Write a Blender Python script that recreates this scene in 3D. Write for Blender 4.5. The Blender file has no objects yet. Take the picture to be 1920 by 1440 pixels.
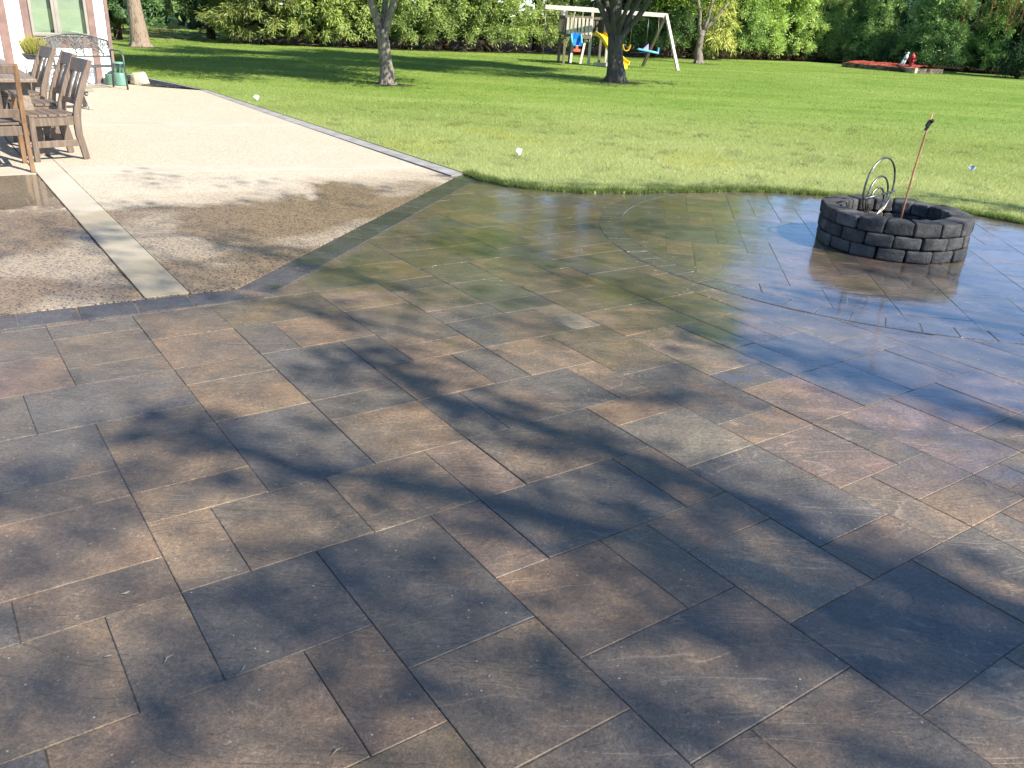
import bpy, bmesh, math, random
import numpy as np
from mathutils import Vector, Matrix
from mathutils.geometry import tessellate_polygon
rnd = random.Random(7)
rng = np.random.default_rng(11)
D = bpy.data
C = bpy.context.scene.collection

# ------------------------------------------------------------------ camera
cam = D.objects.new('camera', D.cameras.new('camera'))
C.objects.link(cam)
cam.data.sensor_width = 36.0
cam.data.lens = 36.0 * 1580.0 / 1920.0
cam.data.clip_start = 0.05
cam.data.clip_end = 3000.0
CAMH = 1.6
RC = ((0.99858745, 0.05313291, 0.0), (0.02128195, -0.39997594, 0.91627852), (0.04868455, -0.91498423, -0.40054173))
cam.matrix_world = Matrix(((RC[0][0], -RC[0][1], -RC[0][2], 0.0), (RC[1][0], -RC[1][1], -RC[1][2], 0.0),
                           (RC[2][0], -RC[2][1], -RC[2][2], CAMH), (0, 0, 0, 1)))
bpy.context.scene.camera = cam

# ------------------------------------------------------------------ sky, sun, exposure
SUN_AZ = math.radians(-35.0)      # direction towards the sun, from +x
SUN_EL = math.radians(41.0)
SDIR = Vector((math.cos(SUN_AZ) * math.cos(SUN_EL), math.sin(SUN_AZ) * math.cos(SUN_EL), math.sin(SUN_EL)))
world = D.worlds.new('World')
bpy.context.scene.world = world
world.use_nodes = True
wn = world.node_tree
sky = wn.nodes.new('ShaderNodeTexSky')
sky.sky_type = 'NISHITA'
sky.sun_disc = False
sky.sun_elevation = SUN_EL
sky.sun_rotation = math.pi / 2 - SUN_AZ
sky.air_density = 1.0
sky.dust_density = 0.1
sky.ozone_density = 5.0
sky.altitude = 2500.0
bg = wn.nodes['Background']
bg.inputs['Strength'].default_value = 0.125
wn.links.new(sky.outputs['Color'], bg.inputs['Color'])
sl = D.lights.new('sun', 'SUN')
sl.energy = 4.8
sl.angle = math.radians(0.6)
sl.color = (1.0, 0.93, 0.82)
so = D.objects.new('sun', sl)
C.objects.link(so)
so.rotation_euler = SDIR.to_track_quat('Z', 'Y').to_euler()
vs = bpy.context.scene.view_settings
vs.view_transform = 'Standard'
vs.look = 'None'
vs.gamma = 1.0
vs.exposure = 1.25
bpy.context.scene.cycles.max_bounces = 8
bpy.context.scene.cycles.transparent_max_bounces = 12
bpy.context.scene.cycles.sample_clamp_indirect = 8.0

# ------------------------------------------------------------------ frames of reference
YAW = math.radians(35.772)
CY, SY = math.cos(YAW), math.sin(YAW)
MO = 0.20832                       # paver module in metres
OU, OV = 0.2016, 0.0896
def m2w(u, v, z=0.0):              # paver grid (modules) -> world
    a, b = u * MO + OU, v * MO + OV
    return Vector((CY * a - SY * b, SY * a + CY * b, z))
def w2m(x, y):
    return ((CY * x + SY * y - OU) / MO, (-SY * x + CY * y - OV) / MO)
def sun_up(x, y, h):               # the point at height h whose shadow falls on (x, y)
    k = h / math.tan(SUN_EL)
    return Vector((x + math.cos(SUN_AZ) * k, y + math.sin(SUN_AZ) * k, h))

# ------------------------------------------------------------------ material helpers
class NT:
    def __init__(s, name):
        s.m = D.materials.new(name); s.m.use_nodes = True
        s.t = s.m.node_tree; s.t.nodes.clear()
        s.out = s.t.nodes.new('ShaderNodeOutputMaterial')
        s._pos = None
    def put(s, inp, val):
        if val is None: return
        if isinstance(val, bpy.types.NodeSocket): s.t.links.new(val, inp)
        elif isinstance(val, (tuple, list)):
            v = list(val)
            if inp.type == 'RGBA' and len(v) == 3: v.append(1.0)
            inp.default_value = v
        else:
            if inp.type == 'RGBA': inp.default_value = (val, val, val, 1)
            else: inp.default_value = val
    def n(s, typ, ins=None, **props):
        nd = s.t.nodes.new('ShaderNode' + typ)
        for k, v in props.items(): setattr(nd, k, v)
        for k, v in (ins or {}).items(): s.put(nd.inputs[k], v)
        return nd
    def pos(s):
        if s._pos is None: s._pos = s.n('NewGeometry').outputs['Position']
        return s._pos
    def obj(s): return s.n('TexCoord').outputs['Object']
    def scale(s, vec, sc, loc=(0, 0, 0), rot=(0, 0, 0)):
        return s.n('Mapping', {'Vector': vec, 'Scale': sc if isinstance(sc, (tuple, list)) else (sc, sc, sc), 'Location': loc, 'Rotation': rot}).outputs[0]
    def noise(s, vec, sc, det=4.0, rough=0.55, dist=0.0, typ=None):
        nd = s.n('TexNoise', {'Vector': vec, 'Scale': sc, 'Detail': det, 'Roughness': rough, 'Distortion': dist})
        if typ: nd.noise_type = typ
        return nd.outputs[0]
    def voro(s, vec, sc, feature='F1', out='Distance', rand=1.0):
        nd = s.n('TexVoronoi', {'Vector': vec, 'Scale': sc, 'Randomness': rand}, feature=feature)
        return nd.outputs[out]
    def math(s, op, a, b=0.0, c=0.0, clamp=False):
        nd = s.n('Math', operation=op, use_clamp=clamp)
        s.put(nd.inputs[0], a); s.put(nd.inputs[1], b)
        if len(nd.inputs) > 2: s.put(nd.inputs[2], c)
        return nd.outputs[0]
    def ramp(s, f, a, b, lo=0.0, hi=1.0):
        nd = s.n('MapRange', {'Value': f, 'From Min': a, 'From Max': b, 'To Min': lo, 'To Max': hi}, interpolation_type='SMOOTHSTEP')
        return nd.outputs[0]
    def mix(s, f, a, b, mode='MIX'):
        nd = s.n('Mix', data_type='RGBA', blend_type=mode)
        s.put(nd.inputs[0], f); s.put(nd.inputs[6], a); s.put(nd.inputs[7], b)
        return nd.outputs[2]
    def attr(s, name): return s.n('Attribute', attribute_name=name)
    def bump(s, h, strength=0.3, dist=0.01, normal=None):
        return s.n('Bump', {'Height': h, 'Strength': strength, 'Distance': dist, 'Normal': normal}).outputs[0]
    def sep(s, vec): return s.n('SeparateXYZ', {0: vec}).outputs
    def bsdf(s, **ins):
        nd = s.n('BsdfPrincipled')
        for k, v in ins.items(): s.put(nd.inputs[k.replace('_', ' ')], v)
        return nd
    def finish(s, shader):
        s.t.links.new(shader.outputs[0] if hasattr(shader, 'outputs') else shader, s.out.inputs[0])
        return s.m

def simple(name, col, rough=0.5, metal=0.0, var=0.12, sc=14.0, bump=0.15, spec=0.5, bd=0.004, world=False):
    t = NT(name)
    p = t.pos() if world else t.obj()
    n = t.noise(p, sc, 5)
    n2 = t.noise(p, sc * 6, 3)
    dark = tuple(c * (1 - 2 * var) for c in col); lite = tuple(min(1, c * (1 + 1.6 * var)) for c in col)
    cc = t.mix(t.ramp(n, 0.3, 0.7), dark, lite)
    b = t.bsdf(Base_Color=cc, Roughness=t.ramp(n, 0.3, 0.7, rough * 0.85, min(1, rough * 1.15)), Metallic=metal, Normal=t.bump(n2, bump, bd))
    b.inputs['Specular IOR Level'].default_value = spec
    return t.finish(b)

def wood(name, light, dark, axis=0, rough=0.55, sc=1.0):
    t = NT(name)
    p = t.obj()
    s = [14.0 * sc] * 3; s[axis] = 1.2 * sc
    v = t.scale(p, tuple(s))
    n = t.noise(v, 3.0, 6, 0.6, 0.6)
    n2 = t.noise(p, 2.2, 3)
    c = t.mix(t.ramp(n, 0.32, 0.68), dark, light)
    c = t.mix(t.ramp(n2, 0.35, 0.7, 0.0, 0.45), c, tuple(x * 0.6 for x in light))
    b = t.bsdf(Base_Color=c, Roughness=rough, Normal=t.bump(n, 0.35, 0.002))
    return t.finish(b)

def foliage(name, base, trans=0.30, var=0.35, rough=0.5):
    t = NT(name)
    a = t.attr('tone')
    c = t.mix(1.0, base, a.outputs['Color'], 'MULTIPLY')
    b = t.bsdf(Base_Color=c, Roughness=rough)
    b.inputs['Specular IOR Level'].default_value = 0.3
    tr = t.n('BsdfTranslucent', {'Color': t.mix(1.0, c, (1.15, 1.25, 0.7), 'MULTIPLY')})
    mx = t.n('MixShader', {0: trans, 1: b.outputs[0], 2: tr.outputs[0]})
    return t.finish(mx)

def bark(name, light, dark, sc=1.0):
    t = NT(name)
    p = t.scale(t.pos(), (9 * sc, 9 * sc, 1.8 * sc))
    n = t.noise(p, 2.0, 6, 0.65, 0.8)
    v = t.voro(t.scale(t.pos(), (10 * sc, 10 * sc, 2.5 * sc)), 2.0)
    f = t.math('MULTIPLY', n, t.ramp(v, 0.0, 0.6, 0.55, 1.15))
    c = t.mix(t.ramp(f, 0.22, 0.55), dark, light)
    lich = t.ramp(t.noise(t.pos(), 2.6, 4), 0.55, 0.68)
    c = t.mix(t.math('MULTIPLY', lich, 0.5), c, tuple(min(1, x * 1.5) for x in light))
    return t.finish(t.bsdf(Base_Color=c, Roughness=0.85, Normal=t.bump(f, 0.9, 0.03)))

# ------------------------------------------------------------------ mesh helpers
class MB:
    def __init__(s):
        s.v = []; s.f = []; s.sm = []
    def add(s, vs_, fs, smooth=False):
        o = len(s.v)
        s.v += [tuple(p) for p in vs_]
        s.f += [tuple(o + i for i in f) for f in fs]
        s.sm += [smooth] * len(fs)
        return s
    def box(s, c, size, rot=None, taper=None):
        hx, hy, hz = size[0] / 2, size[1] / 2, size[2] / 2
        pts = []
        for z in (-1, 1):
            k = (taper if (taper and z > 0) else 1.0)
            for x, y in ((-1, -1), (1, -1), (1, 1), (-1, 1)):
                p = Vector((x * hx * k, y * hy * k, z * hz))
                if rot is not None: p = rot @ p
                pts.append(p + Vector(c))
        return s.add(pts, [(3, 2, 1, 0), (4, 5, 6, 7), (0, 1, 5, 4), (1, 2, 6, 5), (2, 3, 7, 6), (3, 0, 4, 7)])
    def bar(s, a, b, w, d, side=None, w2=None, d2=None):
        """rectangular bar from a to b; w along side, d across it"""
        a, b = Vector(a), Vector(b)
        t = (b - a).normalized()
        sd = Vector(side) if side is not None else (Vector((0, 0, 1)).cross(t) if abs(t.z) < 0.95 else Vector((1, 0, 0)))
        sd = (sd - t * sd.dot(t)).normalized()
        ot = t.cross(sd)
        pts = []
        for p, ww, dd in ((a, w, d), (b, w2 or w, d2 or d)):
            for x, y in ((-1, -1), (1, -1), (1, 1), (-1, 1)):
                pts.append(p + sd * (x * ww / 2) + ot * (y * dd / 2))
        return s.add(pts, [(3, 2, 1, 0), (4, 5, 6, 7), (0, 1, 5, 4), (1, 2, 6, 5), (2, 3, 7, 6), (3, 0, 4, 7)])
    def strip(s, path, w, d, side):
        """rectangular section swept along a path (side = direction of the w size); w, d may be lists"""
        path = [Vector(p) for p in path]; n = len(path); pts = []; fs = []
        sd0 = Vector(side)
        for i, p in enumerate(path):
            t = (path[min(i + 1, n - 1)] - path[max(i - 1, 0)]).normalized()
            sd = (sd0 - t * sd0.dot(t)).normalized(); ot = t.cross(sd)
            ww = w[i] if isinstance(w, (list, tuple)) else w
            dd = d[i] if isinstance(d, (list, tuple)) else d
            for x, y in ((-1, -1), (1, -1), (1, 1), (-1, 1)):
                pts.append(p + sd * (x * ww / 2) + ot * (y * dd / 2))
        for i in range(n - 1):
            for k in range(4):
                a = i * 4 + k; b = i * 4 + (k + 1) % 4
                fs.append((a, b, b + 4, a + 4))
        fs.append((3, 2, 1, 0)); e = (n - 1) * 4; fs.append((e, e + 1, e + 2, e + 3))
        return s.add(pts, fs)
    def tube(s, path, r, seg=8, caps=True, smooth=True):
        path = [Vector(p) for p in path]; n = len(path)
        if n < 2: return s
        pts = []; fs = []
        t0 = (path[1] - path[0]).normalized()
        ref = Vector((0, 0, 1)) if abs(t0.z) < 0.9 else Vector((1, 0, 0))
        x = ref.cross(t0).normalized()
        for i, p in enumerate(path):
            t = (path[min(i + 1, n - 1)] - path[max(i - 1, 0)])
            if t.length < 1e-9: t = t0
            t = t.normalized()
            x = (x - t * x.dot(t))
            x = x.normalized() if x.length > 1e-6 else t.orthogonal().normalized()
            y = t.cross(x)
            rr = r[i] if isinstance(r, (list, tuple)) else r
            for k in range(seg):
                a = 2 * math.pi * k / seg
                pts.append(p + x * (rr * math.cos(a)) + y * (rr * math.sin(a)))
        for i in range(n - 1):
            for k in range(seg):
                a = i * seg + k; b = i * seg + (k + 1) % seg
                fs.append((a, b, b + seg, a + seg))
        if caps:
            fs.append(tuple(reversed(range(seg)))); e = (n - 1) * seg
            fs.append(tuple(range(e, e + seg)))
        return s.add(pts, fs, smooth)
    def lathe(s, prof, seg=24, c=(0, 0, 0), smooth=True):
        pts = []; fs = []; n = len(prof)
        for r, z in prof:
            for k in range(seg):
                a = 2 * math.pi * k / seg
                pts.append((c[0] + r * math.cos(a), c[1] + r * math.sin(a), c[2] + z))
        for i in range(n - 1):
            for k in range(seg):
                a = i * seg + k; b = i * seg + (k + 1) % seg
                fs.append((a, b, b + seg, a + seg))
        fs.append(tuple(reversed(range(seg)))); e = (n - 1) * seg; fs.append(tuple(range(e, e + seg)))
        return s.add(pts, fs, smooth)
    def prism(s, poly, z0, z1):
        """poly: list of (x, y) counter-clockwise"""
        n = len(poly)
        pts = [(p[0], p[1], z0) for p in poly] + [(p[0], p[1], z1) for p in poly]
        fs = [tuple(reversed(range(n))), tuple(range(n, 2 * n))]
        fs += [(i, (i + 1) % n, n + (i + 1) % n, n + i) for i in range(n)]
        return s.add(pts, fs)
    def build(s, name, mat, parent=None, bevel=0.0, loc=None, tones=None):
        me = D.meshes.new(name)
        me.from_pydata(s.v, [], s.f)
        me.polygons.foreach_set('use_smooth', s.sm)
        if tones is not None:
            at = me.attributes.new('tone', 'FLOAT_COLOR', 'POINT')
            at.data.foreach_set('color', np.asarray(tones, dtype=np.float32).ravel())
        me.materials.append(mat)
        me.update()
        o = D.objects.new(name, me); C.objects.link(o)
        if parent is not None: o.parent = parent
        if loc is not None: o.location = loc
        if bevel > 0:
            b = o.modifiers.new('bevel', 'BEVEL'); b.width = bevel; b.segments = 2; b.limit_method = 'ANGLE'
        return o

def np_mesh(name, verts, nper, mat, parent=None, tones=None):
    """verts (N, nper, 3): one polygon of nper corners each; tones (N, 3)"""
    N = len(verts)
    me = D.meshes.new(name)
    me.vertices.add(N * nper); me.vertices.foreach_set('co', np.ascontiguousarray(verts, dtype=np.float32).ravel())
    me.loops.add(N * nper); me.loops.foreach_set('vertex_index', np.arange(N * nper, dtype=np.int32))
    me.polygons.add(N)
    me.polygons.foreach_set('loop_start', np.arange(0, N * nper, nper, dtype=np.int32))
    if tones is not None:
        at = me.attributes.new('tone', 'FLOAT_COLOR', 'POINT')
        c4 = np.ones((N, nper, 4), dtype=np.float32); c4[:, :, :3] = np.asarray(tones)[:, None, :]
        at.data.foreach_set('color', c4.ravel())
    me.materials.append(mat)
    me.update(calc_edges=True)
    o = D.objects.new(name, me); C.objects.link(o)
    if parent is not None: o.parent = parent
    return o

def tag(o, label, cat, group=None):
    o['label'] = label; o['category'] = cat
    if group: o['group'] = group
    return o
def thing(name, label, cat, loc=(0, 0, 0), rz=0.0, group=None):
    o = D.objects.new(name, None); C.objects.link(o)
    o.location = loc; o.rotation_euler = (0, 0, rz); o.empty_display_size = 0.2
    return tag(o, label, cat, group)
def struct(o): o['kind'] = 'structure'; return o
def stuff(o): o['kind'] = 'stuff'; return o
def copy_tree(o, parent=None):
    c = o.copy(); C.objects.link(c)
    if parent is not None: c.parent = parent
    for ch in list(o.children): copy_tree(ch, c)
    return c

def unit(a): return a / np.maximum(np.linalg.norm(a, axis=-1, keepdims=True), 1e-9)
def leaf_quads(c, d, length, width, n=None):
    """diamond leaves: base c, direction d"""
    N = len(c)
    if n is None: n = unit(rng.normal(size=(N, 3)))
    sd = unit(np.cross(d, n))
    L = np.broadcast_to(np.asarray(length), (N,))[:, None]; W = np.broadcast_to(np.asarray(width), (N,))[:, None]
    mid = c + d * L * 0.5
    up = unit(np.cross(sd, d)) * L * 0.10
    return np.stack([c, mid + sd * W * 0.5 + up, c + d * L, mid - sd * W * 0.5 + up], axis=1)

def in_poly(x, y, poly):
    inside = np.zeros(len(x), bool); n = len(poly); j = n - 1
    for i in range(n):
        xi, yi = poly[i]; xj, yj = poly[j]
        cnd = ((yi > y) != (yj > y)) & (x < (xj - xi) * (y - yi) / ((yj - yi) if yj != yi else 1e-12) + xi)
        inside ^= cnd; j = i
    return inside

# ================================================================== MATERIALS
# --- wet stone pavers
def paver_mat(name, wet_lo, wet_hi, mixk=1.0):
    t = NT(name)
    p = t.pos()
    a = t.attr('tone')
    seed = t.math('MULTIPLY', a.outputs['Alpha'], 37.0)
    off = t.n('CombineXYZ', {0: seed, 1: seed, 2: 0.0}).outputs[0]
    pv = t.n('VectorMath', {0: p, 1: off}, operation='ADD').outputs[0]
    big = t.noise(pv, 2.6, 5, 0.6, 0.5)
    mid = t.noise(pv, 9.0, 6, 0.65, 0.3)
    fine = t.noise(p, 150.0, 3, 0.7)
    grit = t.noise(p, 60.0, 4, 0.75)
    sp = t.sep(p)
    base = a.outputs['Color']
    c = t.mix(t.ramp(big, 0.34, 0.62, 0.0, 0.75 * mixk), base, (0.098, 0.086, 0.070))
    c = t.mix(t.ramp(t.noise(pv, 1.9, 4, 0.6, 0.4), 0.48, 0.68, 0.0, 0.60 * mixk), c, (0.185, 0.126, 0.076))
    c = t.mix(t.ramp(mid, 0.3, 0.75, 0.0, 0.8), c, t.mix(1.0, c, (1.45, 1.4, 1.35), 'MULTIPLY'))
    c = t.mix(t.ramp(fine, 0.42, 0.58, 0.5, 0.0), c, t.mix(1.0, c, (0.45, 0.45, 0.45), 'MULTIPLY'))
    c = t.mix(t.ramp(grit, 0.52, 0.64, 0.0, 0.36), c, t.mix(1.0, c, (2.0, 1.9, 1.75), 'MULTIPLY'))
    c = t.mix(t.ramp(grit, 0.47, 0.37, 0.0, 0.42), c, t.mix(1.0, c, (0.42, 0.42, 0.44), 'MULTIPLY'))
    ridge = t.noise(t.scale(pv, (2.6, 6.0, 3.0), rot=(0, 0, 0.5)), 1.0, 9, 0.62, 1.4, 'RIDGED_MULTIFRACTAL')
    cn = t.noise(t.scale(pv, (1.2, 3.6, 3.0), rot=(0, 0, 0.35)), 1.0, 4, 0.5, 0.9)
    cleft = t.math('ADD', t.math('ADD', t.ramp(cn, 0.425, 0.440), t.ramp(cn, 0.500, 0.520)), t.math('ADD', t.ramp(cn, 0.555, 0.570), t.ramp(cn, 0.62, 0.64)))
    edge = t.ramp(t.math('ABSOLUTE', t.math('SUBTRACT', cn, 0.510)), 0.012, 0.002)
    edge = t.math('MAXIMUM', edge, t.ramp(t.math('ABSOLUTE', t.math('SUBTRACT', cn, 0.432)), 0.010, 0.002))
    edge = t.math('MULTIPLY', edge, t.ramp(t.noise(p, 2.3, 3), 0.40, 0.62))
    c = t.mix(t.math('MULTIPLY', edge, t.ramp(sp[0], -1.0, 1.5, 0.15, 0.6)), c, t.mix(1.0, c, (1.8, 1.78, 1.75), 'MULTIPLY'))
    # olive tint in noise patches, growing towards the far slabs
    far_olive = t.math('MULTIPLY', t.ramp(t.noise(p, 1.1, 4, 0.6, 0.4), 0.48, 0.66), t.ramp(sp[1], 3.6, 5.6, 0.0, mixk))
    c = t.mix(t.math('MULTIPLY', far_olive, 0.60), c, (0.100, 0.086, 0.022))
    # pale grit and seed specks
    spk = t.voro(p, 55.0); rnd_c = t.n('TexVoronoi', {'Vector': p, 'Scale': 55.0}).outputs['Color']
    pick = t.math('GREATER_THAN', t.sep(rnd_c)[0], 0.955)
    spk = t.math('MULTIPLY', t.math('LESS_THAN', spk, 0.16), pick)
    c = t.mix(t.math('MULTIPLY', spk, 0.75), c, (0.42, 0.39, 0.33))
    # wetness: film of water, thick at the far side, in patches near the camera
    wn_ = t.noise(p, 0.75, 5, 0.6, 0.5)
    wn2 = t.noise(p, 3.2, 4, 0.55, 0.8)
    g = t.math('ADD', t.ramp(sp[1], 2.2, 6.6, -0.30, 0.52), t.ramp(sp[0], -1.6, 2.4, -0.08, 0.36))
    w = t.math('ADD', t.math('ADD', g, t.math('MULTIPLY', wn_, 0.95)), t.math('MULTIPLY', wn2, 0.45))
    W = t.ramp(w, wet_lo, wet_hi)
    pud = t.ramp(t.math('ADD', t.math('MULTIPLY', wn2, 1.0), t.math('MULTIPLY', g, 0.30)), 0.66, 0.72)
    W2 = t.math('MAXIMUM', W, pud)
    c = t.mix(t.math('MULTIPLY', W2, 0.30), c, t.mix(1.0, c, (0.62, 0.62, 0.66), 'MULTIPLY'))
    hgt = t.math('ADD', t.math('MULTIPLY', ridge, 0.0045), t.math('MULTIPLY', t.noise(pv, 26, 5, 0.6), 0.005))
    hgt = t.math('ADD', hgt, t.math('ADD', t.math('MULTIPLY', cleft, 0.0019), t.math('MULTIPLY', grit, 0.0020)))
    hgt = t.math('ADD', hgt, t.math('MULTIPLY', fine, 0.0007))
    nb = t.bump(hgt, 0.8, 1.0)
    film = t.math('ADD', t.math('MULTIPLY', t.noise(p, 5.0, 5, 0.6, 1.0), 0.004), t.math('ADD', t.math('MULTIPLY', ridge, 0.0035), t.math('MULTIPLY', cleft, 0.0009)))
    nc = t.bump(film, t.ramp(W2, 0.0, 1.0, 0.6, 0.26), 1.0)
    b = t.bsdf(Base_Color=c, Roughness=t.ramp(W2, 0, 1, 0.52, 0.30), Normal=nb)
    t.put(b.inputs['Coat Weight'], t.ramp(W2, 0.0, 1.0, 0.05, 1.0))
    t.put(b.inputs['Coat Roughness'], t.ramp(W2, 0.0, 1.0, 0.34, 0.07))
    b.inputs['Coat IOR'].default_value = 1.5
    t.put(b.inputs['Coat Normal'], nc)
    return t.finish(b)
M_paver = paver_mat('wet_slab_stone', 0.72, 1.18)
M_soldier = paver_mat('wet_border_stone', 0.74, 1.22, 0.2)
M_ring = paver_mat('wet_ring_stone', 0.72, 1.18, 0.6)
M_joint = simple('joint_sand', (0.070, 0.062, 0.050), 0.7, 0, 0.3, 60, 0.6, 0.5, 0.004, True)
for nd_ in M_joint.node_tree.nodes:
    if nd_.type == 'BSDF_PRINCIPLED':
        nd_.inputs['Coat Weight'].default_value = 0.7; nd_.inputs['Coat Roughness'].default_value = 0.18

# --- exposed aggregate concrete with a hosed, wet end
def concrete_mat(name, aggregate=True):
    t = NT(name)
    p = t.pos()
    # module coordinate v (away from the patio) for the wet front
    vv = t.n('VectorMath', {0: p, 1: (-SY / MO, CY / MO, 0.0)}, operation='DOT_PRODUCT').outputs['Value']
    uu = t.n('VectorMath', {0: p, 1: (CY / MO, SY / MO, 0.0)}, operation='DOT_PRODUCT').outputs['Value']
    wob = t.noise(p, 0.85, 4, 0.55, 0.6)
    front = t.math('ADD', vv, t.math('MULTIPLY', t.math('SUBTRACT', wob, 0.5), 13.0))
    wet = t.ramp(front, 37.4, 35.0)
    # a nearly dried lens inside the wet part
    dry = t.ramp(t.noise(p, 0.62, 3, 0.5, 0.4), 0.50, 0.62)
    wet = t.math('MULTIPLY', wet, t.ramp(dry, 0, 1, 1.0, 0.62))
    rim = t.ramp(front, 39.5, 36.6, 0.0, 0.30)
    wetc = t.math('MAXIMUM', wet, rim)
    blot = t.noise(p, 1.3, 5, 0.6)
    if aggregate:
        cell = t.n('TexVoronoi', {'Vector': p, 'Scale': 62.0}).outputs['Color']
        cd = t.voro(p, 62.0)
        r = t.sep(cell)
        st = t.mix(t.ramp(r[0], 0.2, 0.8), (0.09, 0.065, 0.045), (0.72, 0.60, 0.42))
        st = t.mix(t.math('GREATER_THAN', r[1], 0.80), st, (0.07, 0.045, 0.032))
        st = t.mix(t.math('GREATER_THAN', r[2], 0.86), st, (0.70, 0.66, 0.58))
        st = t.mix(t.ramp(cd, 0.30, 0.52), st, (0.46, 0.41, 0.33))
        c = t.mix(t.ramp(blot, 0.35, 0.7, 0.25, 0.0), st, t.mix(1.0, st, (0.72, 0.70, 0.66), 'MULTIPLY'))
        # dry slabs are bleached with a dusty film
        c = t.mix(t.ramp(wetc, 0.0, 1.0, 0.55, 0.0), c, (0.43, 0.365, 0.26))
        h = t.math('MULTIPLY', cd, -0.006)
    else:
        c = t.mix(t.ramp(blot, 0.35, 0.7), (0.38, 0.34, 0.265), (0.47, 0.42, 0.33))
        c = t.mix(t.ramp(t.noise(p, 60, 4), 0.4, 0.7, 0.0, 0.3), c, (0.34, 0.30, 0.24))
        h = t.math('MULTIPLY', t.noise(p, 70, 4), 0.0015)
    dk = (0.42, 0.34, 0.25) if aggregate else (0.70, 0.66, 0.55)
    c = t.mix(wetc, c, t.mix(1.0, c, dk, 'MULTIPLY'))
    # pooled water: left panel and edge of the strip
    pool = t.ramp(t.math('ADD', t.math('MULTIPLY', t.noise(p, 1.5, 4, 0.5, 0.5), 8.0), t.math('ABSOLUTE', t.math('SUBTRACT', vv, 40.2))), 8.3, 7.6)
    lim = t.math('MULTIPLY', t.ramp(uu, 4.75 + OU / MO, 4.55 + OU / MO), t.ramp(vv, 44.15, 44.0))
    pool = t.math('MULTIPLY', pool, lim)
    if not aggregate: pool = t.math('MULTIPLY', pool, 0.0)
    c = t.mix(pool, c, t.mix(1.0, c, (0.42, 0.38, 0.32), 'MULTIPLY'))
    film = t.math('MAXIMUM', pool, t.math('MULTIPLY', wet, 0.35))
    nb = t.bump(h, t.ramp(wet, 0, 1, 0.6, 0.9), 1.0)
    nc = t.bump(t.math('ADD', t.math('MULTIPLY', t.noise(p, 9, 3), 0.0006), t.math('MULTIPLY', h, t.ramp(pool, 0, 1, 0.6, 0.0))), 0.6, 1.0)
    b = t.bsdf(Base_Color=c, Roughness=t.ramp(wetc, 0, 1, 0.85, 0.5), Normal=nb)
    t.put(b.inputs['Coat Weight'], film); t.put(b.inputs['Coat Roughness'], t.ramp(pool, 0, 1, 0.30, 0.03))
    b.inputs['Coat IOR'].default_value = 1.33
    t.put(b.inputs['Coat Normal'], nc)
    return t.finish(b)
M_aggr = concrete_mat('exposed_aggregate', True)
M_smooth = concrete_mat('smooth_concrete', False)
M_edging = simple('edging_concrete', (0.26, 0.25, 0.24), 0.8, 0, 0.10, 5, 0.3, 0.4, 0.002, True)

# --- lawn
def lawn_mat():
    t = NT('lawn_turf')
    p = t.pos(); sp = t.sep(p)
    n1 = t.noise(t.scale(p, (0.22, 0.55, 1.0)), 1.0, 5, 0.6)
    n2 = t.noise(p, 1.7, 5, 0.65)
    n3 = t.noise(t.scale(p, (26, 60, 1)), 1.0, 4, 0.7)
    c = t.mix(t.ramp(n1, 0.35, 0.68), (0.135, 0.230, 0.030), (0.240, 0.325, 0.070))
    c = t.mix(t.ramp(n2, 0.4, 0.7, 0.0, 0.5), c, (0.22, 0.29, 0.075))
    c = t.mix(t.ramp(n3, 0.3, 0.62, 0.45, 0.0), c, (0.030, 0.065, 0.008))
    near = t.ramp(sp[1], 20.0, 10.0)
    c = t.mix(t.math('MULTIPLY', near, 0.6), c, (0.36, 0.38, 0.16))
    b = t.bsdf(Base_Color=c, Roughness=0.85, Normal=t.bump(n3, 0.8, 0.03))
    b.inputs['Specular IOR Level'].default_value = 0.15
    return t.finish(b)
M_lawn = lawn_mat()
M_blade = foliage('grass_blade', (1, 1, 1), 0.45)
M_soil = simple('soil', (0.055, 0.045, 0.030), 0.95, 0, 0.3, 8, 0.5, 0.2, 0.02, True)
M_mulch = simple('dark_mulch', (0.036, 0.023, 0.011), 0.95, 0, 0.4, 18, 0.8, 0.2, 0.03, True)

M_bark_a = bark('bark_grey_brown', (0.21, 0.175, 0.13), (0.055, 0.045, 0.036))
M_bark_b = bark('bark_dark', (0.085, 0.072, 0.056), (0.020, 0.018, 0.015))
M_bark_c = bark('bark_tan', (0.27, 0.205, 0.145), (0.08, 0.058, 0.042))
M_twig = simple('twig_bark', (0.075, 0.055, 0.040), 0.9, 0, 0.3, 6, 0.3, 0.2, 0.004, True)
M_leaf_spring = foliage('spring_leaf', (0.16, 0.22, 0.030), 0.40)
M_leaf_shade = foliage('maple_leaf', (0.09, 0.15, 0.028), 0.30)
M_con = foliage('conifer_spray', (1, 1, 1), 0.16)
M_willow = foliage('willow_leaf', (0.30, 0.22, 0.07), 0.35)

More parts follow.
